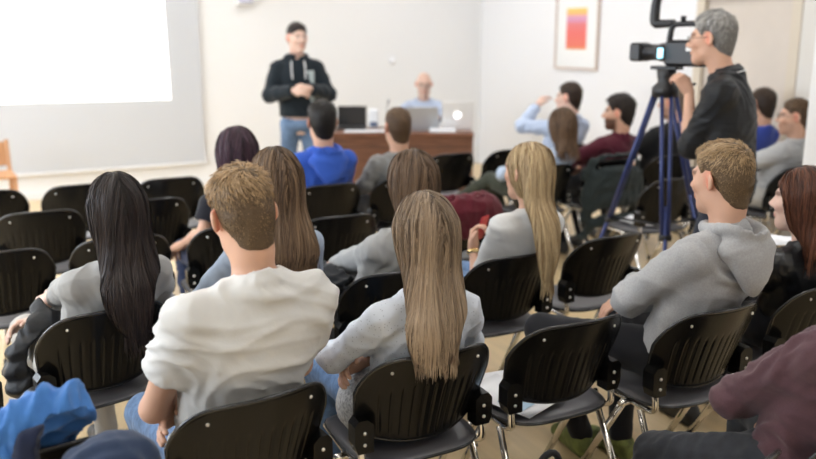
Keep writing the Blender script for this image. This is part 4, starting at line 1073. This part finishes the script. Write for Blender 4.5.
# ------------------------------------------------------------------ desk at the front
dA, dB = atz(331, 133, .75), atz(474, 133, .75); dm = (dA+dB)/2; da = math.atan2(dB[1]-dA[1], dB[0]-dA[0]); dw = np.linalg.norm(dB-dA)/2
M_DESK = mat('desk_walnut', (.17, .075, .042), .4, var=(4, .25), stretch=(1, 1, 9), bump=(30, .05, .002)); M_DTOP = mat('desk_top_walnut', (.22, .10, .06), .3, var=(5, .2), stretch=(1, 9, 1))
desk = empty('presenter_desk', (dm[0], dm[1], 0), da); tag(desk, 'brown wooden desk with closed front panel, carrying laptops', 'desk')
box(-dw, 0, .715, dw, .58, .75, .004).build('desk_top', M_DTOP, desk)
box(-dw+.03, .03, .06, dw-.03, .055, .713).build('front_panel', M_DESK, desk)
for x in (-dw+.005, dw-.03): box(x, .02, .002, x+.025, .56, .714).build('side_panel', M_DESK, desk)
box(-dw+.03, .0265, .60, dw-.03, .0295, .612).build('groove_strip', mat('desk_dark', (.06, .03, .02), .5), desk)
def on_desk(x, y, z=.7505):
    c, q = math.cos(da), math.sin(da); return np.array((dm[0]+x*c-y*q, dm[1]+x*q+y*c, z))
def laptop(px, py, w, h, col, yawl, label, open_=.25, emblem=False, screen_first=True):
    p = on_desk(px, py); r = empty('laptop', p, yawl); tag(r, label, 'laptop', 'laptops on the desk'); m_ = mat('laptop_'+label.split()[0], col, .35, .3)
    box(-w/2, -.22, 0, w/2, 0, .018, .004).build('base', m_, r); box(-w/2+.02, -.13, .0181, w/2-.02, -.02, .0185).build('keyboard', mat('keys_dark', (.03, .03, .03), .6), r)
    M = Matrix.Translation((0, .0, .018)) @ Matrix.Rotation(-open_, 4, 'X'); lid = box(-w/2, -.004, 0, w/2, .006, h, .003, M).build('lid', m_, r)
    box(-w/2+.01, -.0055, .012, w/2-.01, -.0042, h-.012, 0, M).build('screen', mat('screen_off', (.01, .01, .012), .15), lid)
    if emblem: MB().lathe([(.036, 0), (.036, .002), (0, .0022)], 24, M @ Matrix.Translation((0, .0058, h*.5)) @ Matrix.Rotation(-math.pi/2, 4, 'X')).build('emblem', mat('emblem_light', (1, 1, 1), .4, emit=((1, 1, 1), 2.2)), lid, label='glowing white round emblem on the lid')
    return r
laptop(-.53, .47, .30, .21, (.015, .015, .018), da, 'black laptop open on the desk, turned to the audience', .3)
laptop(.20, .20, .32, .23, (.45, .46, .48), da+math.pi, 'silver laptop open in front of the bald man')
laptop(.555, .24, .32, .28, (.93, .93, .93), da+math.pi, 'white laptop with glowing round emblem on the lid', .18, True)
p = on_desk(-.30, .42); o = box(-.05, -.05, 0, .05, .05, .20, .015).build('desk_loudspeaker', mat('speaker_white', (.80, .82, .85), .4), None, p, da); tag(o, 'small white desktop loudspeaker beside the black laptop', 'loudspeaker')
box(-.04, -.052, .02, .04, -.0505, .07).build('grille', mat('grille_grey', (.12, .16, .25), .5), o)
p = on_desk(-.17, .44); o = MB().tube([(0, 0, 0), (0, 0, .012), (0, 0, .0121)], [.045, .045, .01], 16).build('desk_microphone', mat('mic_grey', (.3, .3, .32), .4), None, p); tag(o, 'thin gooseneck microphone standing on the desk', 'microphone')
MB().tube([(0, 0, .012), (0, 0, .15), (.01, -.02, .26)], .005, 8, 1).build('gooseneck', MATS['mic_grey'], o); MB().tube([(.01, -.02, .25), (.014, -.03, .30)], [.009, .012], 10).build('capsule', MATS['mic_grey'], o)
M_PAPER = mat('paper_white', (.82, .83, .86), .6)
def sheet(p, rz, label, w=.21, l=.297, group='paper sheets lying about', bend=.012, name='paper_sheet', tint=False):
    n = 8; V = []; Fq = []
    for k in (0, 1):
        for i in range(n):
            for j in range(2):
                t = i/(n-1); V.append(((j-.5)*w, (t-.5)*l, bend*(2*t-1)**2+k*.0012))
    for i in range(n-1):
        a = i*2; Fq.append((a, a+2, a+3, a+1)); b = n*2+a; Fq.append((b, b+1, b+3, b+2))
    lo = [i*2 for i in range(n)]+[i*2+1 for i in reversed(range(n))]
    Fq += [(lo[i], lo[(i+1) % len(lo)], lo[(i+1) % len(lo)]+2*n, lo[i]+2*n) for i in range(len(lo))]
    o = link(name, np_mesh(name, V, Fq), M_PAPER, None, p, rz); tag(o, label, 'paper', group)
    if tint:
        box(-w*.4, -l*.35, .0, w*.4, .0, .0006).build('printed_block', mat('print_blue', (.45, .62, .80), .6), o, (0, 0, .0032))
    return o
for i, (px, py, r_) in enumerate(((-.44, .13, 1.5), (-.33, .135, 1.62), (-.10, .14, 1.45))):
    sheet(on_desk(px, py, .751+.002*i), da+r_, ('white sheet at the corner of the desk by the black laptop', 'white sheet on the desk edge before the small white loudspeaker', 'white sheet on the desk edge before the gooseneck microphone')[i], group='sheets on the desk', bend=0.)
o = box(-.13, -.085, 0, .13, .085, .03, .004).build('paper_stack', M_PAPER, None, on_desk(.40, .10), da); tag(o, 'low stack of white papers between the two laptops', 'paper')
sheet((1.49, 2.16, .4665), .35, 'white sheet with pale blue print on the empty seat above the black backpack', tint=True, bend=0.)
sheet((1.52, 2.21, .464), -.1, 'blank white sheet under the printed one on the empty seat', bend=0.)
sheet((.42, 4.0, .455), .2, 'white sheet on the empty seat ahead of the black-haired woman')
sheet((.66, 4.83, .455), -.1, 'white sheet on a second-row seat beside the purple-haired woman')
sheet((3.82, 4.0, .455), .5, 'white sheet on the seat behind the tripod legs')
sheet((-.36, 2.93, .455), .1, 'white sheet on the seat beside the padded jacket')
sheet(tuple(atv(766, 239, 2.47)), .3, 'white booklet on the lap of the auburn-haired woman', bend=.02)

# ------------------------------------------------------------------ tripod and video camera
tp = atv(666, 80, 3.45); TU, TV = tp[0], tp[1]; TZ = 1.525
M_TRI = mat('tripod_blue', (.03, .045, .15), .3, .3); M_TBL = mat('tripod_black', (.012, .012, .014), .4)
tri = empty('tripod', (TU, TV, 0)); tag(tri, 'tall dark blue camera tripod with doubled leg tubes', 'tripod')
right = np.array((_c, -_s, 0)); away = np.array((_s, _c, 0)); apex = np.array((0, 0, TZ-.14))
for ang in (-98, 142, 22):
    a = math.radians(ang); d = right*math.cos(a)+away*math.sin(a); sd = np.array((-d[1], d[0], 0)); foot = d*.50
    lg = MB()
    for s in (-1, 1): lg.tube([tuple(apex+d*.05+sd*s*.026), tuple(apex*.42+foot*.60+sd*s*.018)], .0115, 10)
    L_ = lg.build('leg', M_TRI, tri)
    MB().tube([tuple(apex*.55+foot*.48), tuple(foot+np.array((0, 0, .03)))], .0125, 10).build('lower_tube', M_TRI, L_)
    MB().tube([tuple(foot+np.array((0, 0, .035))), tuple(foot+np.array((0, 0, .001)))], [.02, .03], 10).build('foot', M_RUB, L_)
    c_ = apex*.43+foot*.59; m = MB(); m.tube([tuple(c_-sd*.034), tuple(c_+sd*.034)], .02, 8); m.build('clamp', M_TBL, L_)
    MB().tube([tuple(apex*.44+foot*.58), (0, 0, .60)], .008, 8).build('spreader', M_TBL, tri)
MB().lathe([(.03, -.04), (.075, -.03), (.075, .02), (.045, .05), (.05, .08), (.055, .12), (.03, .13)], 20, Matrix.Translation(tuple(apex))).build('fluid_head', M_TBL, tri)
VY = math.atan2(-(BP[0]-TU), BP[1]-TV)
R2 = Matrix.Rotation(VY, 4, 'Z')
box(-.045, -.08, TZ-.02, .045, .08, TZ, .004, R2).build('camera_plate', M_TBL, tri)
hnd = pl(695, 84, 3.2, (TU, TV)); MB().tube([(0, 0, TZ-.06), tuple(np.array((hnd[0], hnd[1], TZ-.10))*np.array((.55, .55, 1))), tuple(hnd)], .007, 10, 1).build('pan_handle', M_TBL, tri)
vc = empty('video_camera', (TU+.09*math.sin(VY), TV-.09*math.cos(VY), TZ+.001), VY); tag(vc, 'black professional video camera with top handle and lit side display', 'camera')
M_VC = mat('camcorder_black', (.014, .014, .017), .38, bump=(200, .1, .001))
m = MB(); m.box(-.06, -.15, .0, .055, .09, .145, .018); bd = m.build('camera_body', M_VC, vc)
box(-.045, -.21, .02, .045, -.152, .12, .012).build('battery', M_TBL, vc)
RX = Matrix.Rotation(-math.pi/2, 4, 'X')
ln = MB().lathe([(.052, .085), (.052, .13), (.046, .132), (.046, .20), (.05, .205), (.05, .225), (.0, .226)], 24, Matrix.Translation((0, 0, .075)) @ RX).build('lens', M_VC, vc)
hd = MB(); hd.box(-.062, .226, .022, .062, .30, .128, .012); hd.build('lens_hood', M_TBL, ln)
box(-.05, .3005, .034, .05, .302, .116).build('lens_glass', mat('lens_glass', (.01, .012, .02), .05), ln)
MB().tube([(0, .085, .14), (0, .075, .225), (0, .03, .232), (0, -.10, .232), (0, -.135, .215), (0, -.14, .14)], .016, 10, 2, flat=1.2).build('top_handle', M_VC, vc)
MB().tube([(0, .06, .235), (0, .15, .232), (0, .178, .235), (0, .185, .26), (0, .18, .36), (.0, .155, .40), (.0, .09, .45)], [.02, .024, .028, .028, .026, .022, .02], 12, 1).build('microphone', M_TBL, vc)
MB().lathe([(.012, 0), (.016, .02), (.012, .03)], 12, Matrix.Translation((0, .01, .245))).build('handle_knob', M_TBL, vc)
MB().tube([(-.02, -.12, .14), (-.02, -.19, .155), (-.02, -.24, .158)], [.024, .024, .032], 14).build('eyepiece', M_TBL, vc)
lcd = box(-.135, .085, .04, -.063, .099, .105, .004).build('display', M_TBL, vc)
box(-.130, .0835, .045, -.068, .0848, .10).build('display_screen', mat('lcd_lit', (.2, .5, .6), .3, emit=((.45, .85, 1), 2.5)), lcd, label='lit pale blue display')
box(-.0605, -.1, .085, -.0602, -.045, .105).build('sticker', mat('sticker_white', (.8, .8, .8), .5), bd)

# ------------------------------------------------------------------ garments and bags
def soft(name, prims, m, h, amp, seed, freq, loc, rz, label, cat, parent=None, direction=None, group=None):
    V, Q = sdf_mesh(prims, h); V = V+vnormals(V, Q)*(folds(V, seed, freq, 6, direction)*amp+folds(V, seed+4, freq*2.2, 5, direction)*amp*.35)[:, None]
    o = link(name, np_mesh(name, V, Q), m, parent, loc, rz)
    if parent is None: tag(o, label, cat, group)
    elif label: o['label'] = label
    return o
def drape(u, v, rz, zlow, m, label, seed, name='coat', w=.235, who=()):
    S = np.linspace(-1, 1, 9); C = []
    for a, b in zip(S, S[1:]):
        xa, ya = back_xyz(a, .79); xb, yb = back_xyz(b, .79); k_ = w/.226
        za, zb = float(zt_(a))+.012, float(zt_(b))+.012
        C.append(cone((xa*k_, ya, za), (xb*k_, yb, zb), .03, .03, .03))
        for f_ in (.35, .7, 1.):
            zz = .80+(zlow-.80)*f_; C.append(cone((xa*k_, ya-.035+.02*f_, za+(zz-.8)), (xb*k_, yb-.035+.02*f_, zb+(zz-.8)), .032, .032, .05))
            C.append(cone((xa*k_, ya-.03, za+(zz-.8)*.6), (xb*k_, yb-.03, zb+(zz-.8)*.6), .03, .03, .05))
    C += carve_prims((u, v, 0), who, [(u, v, rz)], .016)
    return soft(name, C, m, .009, .014, seed, 34, (u, v, 0), math.radians(rz), label, 'coat', None, (1, 0, .1))
drape(2.22, 3.80, 0, .62, fab('maroon_cloth', (.10, .010, .018)), 'maroon jacket laid over the backrest of an empty chair', 41, 'jacket')
drape(3.99, 4.60, 0, .34, fab('dark_green_coat', (.022, .030, .030)), 'dark green-grey coat hanging over the bearded man\'s chair', 42, 'coat', .25, (P16,))
# blue sweatshirt thrown over the chair beside the white T-shirt
bb = (-.03, 1.90)
q1, q2, q3, q4 = pl(14, 428, 1.82, bb), pl(44, 416, 1.84, bb), pl(62, 416, 1.83, bb), pl(72, 440, 1.80, bb)
C = [cone(q1, q2, .045, .05, .04), cone(q2, q3, .05, .045, .04), cone(q3, q4, .045, .05, .04), cone(q2, q2+np.array((-.06, -.07, -.22)), .05, .07, .05), cone(q3, q3+np.array((-.02, -.08, -.25)), .055, .06, .05),
     cone(q4, q4+np.array((-.03, -.05, -.2)), .05, .04, .04), ell((.02, -.07, .78), (.16, .05, .06), None, .04), cone(q1, q1+np.array((-.08, -.03, -.2)), .05, .06, .04)]
C += carve_prims((bb[0], bb[1], 0), (), [(bb[0], bb[1], 0)], .02)
pb = pl(116, 470, 1.74, (0, 0)); NP = np.array((pb[0]-.02-bb[0], 1.70-bb[1], .625)); C.append(rbox(NP, (.125, .125, .27), rot3(.2), .07, .008, '-'))
sw = soft('sweatshirt', C, fab('blue_fleece', (.055, .175, .46), bs=150), .007, .030, 51, 30, (bb[0], bb[1], 0), 0, 'crumpled bright blue sweatshirt with navy lining over a chair back', 'sweatshirt', None, (.8, .3, .2))
C = [cone(q1+np.array((.02, -.055, -.02)), q1+np.array((.0, -.10, -.25)), .03, .045, .03), cone(q1+np.array((.05, -.055, -.0)), q1+np.array((.09, -.11, -.16)), .02, .035, .03), cone(q4+np.array((-.02, -.05, -.03)), q4+np.array((-.02, -.08, -.22)), .028, .035, .03)]
C.append(rbox(NP, (.125, .125, .27), rot3(.2), .07, .008, '-'))
soft('lining', C, fab('navy_lining', (.012, .018, .045)), .008, .012, 52, 40, None, None, 'navy lining of the sweatshirt', None, sw)
# navy backpack hanging behind the same chair
C = [rbox((0, 0, 0), (.105, .07, .20), None, .065, .02), ell((0, -.02, .17), (.10, .08, .07), None, .04), rbox((0, -.08, -.07), (.10, .035, .10), None, .03, .02)]
pb = pl(116, 470, 1.74, (0, 0)); bp = soft('backpack', C, fab('navy_canvas', (.026, .042, .085)), .009, .010, 53, 30, (pb[0]-.02, 1.70, .625), .2, 'navy canvas backpack hanging on the chair next to the sweatshirt', 'backpack')
MB().tube([(-.10, -.05, .10), (-.06, -.095, .18), (0, -.10, .205), (.06, -.095, .18), (.10, -.05, .10)], .006, 6, 1).build('zip_piping', mat('piping_navy', (.05, .07, .12), .5), bp)
# black backpack on the floor behind the empty chair
C = [rbox((0, 0, .22), (.12, .09, .22), None, .07, .02), ell((0, -.01, .40), (.12, .085, .07), None, .05), rbox((0, -.09, .14), (.10, .04, .12), None, .035, .02)]
pk = soft('backpack', C, fab('black_nylon', (.010, .010, .011), .6), .009, .009, 54, 32, (1.32, 1.69, .0), -.15, 'black backpack on the floor behind the empty chair', 'backpack')
for s in (-1, 1):
    MB().tube([(s*.07, .07, .42), (s*.08, .10, .43), (s*.085, .12, .32), (s*.075, .09, .12)], [.012, .016, .016, .01], 8, 2, flat=.5).build('shoulder_strap', MATS['black_nylon'], pk)
MB().tube([(-.07, -.02, .45), (-.06, -.03, .53), (-.01, -.03, .55), (.02, -.02, .45)], .010, 8, 2).build('grab_handle', MATS['black_nylon'], pk)
# padded jacket on the lap of the black-haired woman
pts = [pl(52, 306, 3.10, (0, 0)), pl(44, 322, 3.06, (0, 0)), pl(38, 340, 3.03, (0, 0)), pl(33, 360, 3.02, (0, 0)), pl(30, 380, 3.01, (0, 0))]
C = []
for i, q in enumerate(pts):
    wdt = (.085, .11, .12, .11, .09)[i]; C += [ell(q, (wdt, .07, .055), rot3(.2, 0, -.35), .012), ell(q+np.array((.05, -.03, -.02)), (.07, .05, .05), rot3(.2, 0, -.3), .012)]
b0 = pts[2]; C = [Prim((lambda f: (lambda P: f(P+b0)))(q.f), q.c-b0, q.r, q.k) for q in C]
C += carve_prims(b0, (P7,), [(.24, 2.80, 13)], .018)
soft('padded_jacket', C, mat('puffer_black', (.007, .0075, .009), .45, spec=.3, bump=(70, .5, .003)), .008, .008, 55, 40, tuple(b0), 0, 'black padded jacket hanging from the lap of the black-haired woman', 'jacket')
b0 = pl(345, 280, 3.06, (0, 0)); C = [ell((0, 0, 0), (.11, .13, .07), None, .04), ell((-.05, .04, .03), (.07, .09, .05), None, .04), ell((.03, -.03, -.07), (.06, .08, .1), None, .05)]
C += carve_prims(b0, (P12, P8), [(1.32, 2.76, 0), (.81, 2.77, 0)], .022)
soft('coat', C, fab('black_coat', (.014, .015, .018), .7), .009, .022, 56, 36, tuple(b0), 0, 'dark folded coat on the lap of the woman leaning on her arm', 'coat')
# red phone in the blonde woman's hands
hp_ = pl(482, 228, 3.17, (0, 0)); o = MB().box(-.034, -.004, -.065, .034, .004, .065, .004, Matrix.Rotation(.5, 4, 'Z') @ Matrix.Rotation(.3, 4, 'X')).build('mobile_phone', mat('phone_red', (.55, .03, .04), .35), None, tuple(hp_)); tag(o, 'red mobile phone in the hands of the blonde woman', 'phone')

# wooden ladder-back chair by the screen
wp = atv(8, 140, 8.3); M_WOOD = mat('beech_wood', (.52, .27, .13), .45, var=(6, .2), stretch=(1, 1, .2))
wc = empty('wooden_chair', (wp[0]-.20, 8.3, 0), .1); tag(wc, 'light brown wooden ladder-back chair standing below the screen', 'chair'); zt0 = wp[2]
box(-.21, -.40, .43, .21, .02, .455, .008).build('seat', M_WOOD, wc)
for s in (-1, 1):
    MB().tube([(s*.19, .0, .002), (s*.19, .0, .45), (s*.19, .05, zt0)], .019, 10).build('back_post', M_WOOD, wc)
    MB().tube([(s*.19, -.37, .002), (s*.19, -.37, .43)], .018, 10).build('leg', M_WOOD, wc)
for i in range(6):
    z = .52+i*(zt0-.56)/5.; y = .05*(z-.45)/(zt0-.45); box(-.18, y-.009, z-.022, .18, y+.009, z+.022, .006).build('slat', M_WOOD, wc)
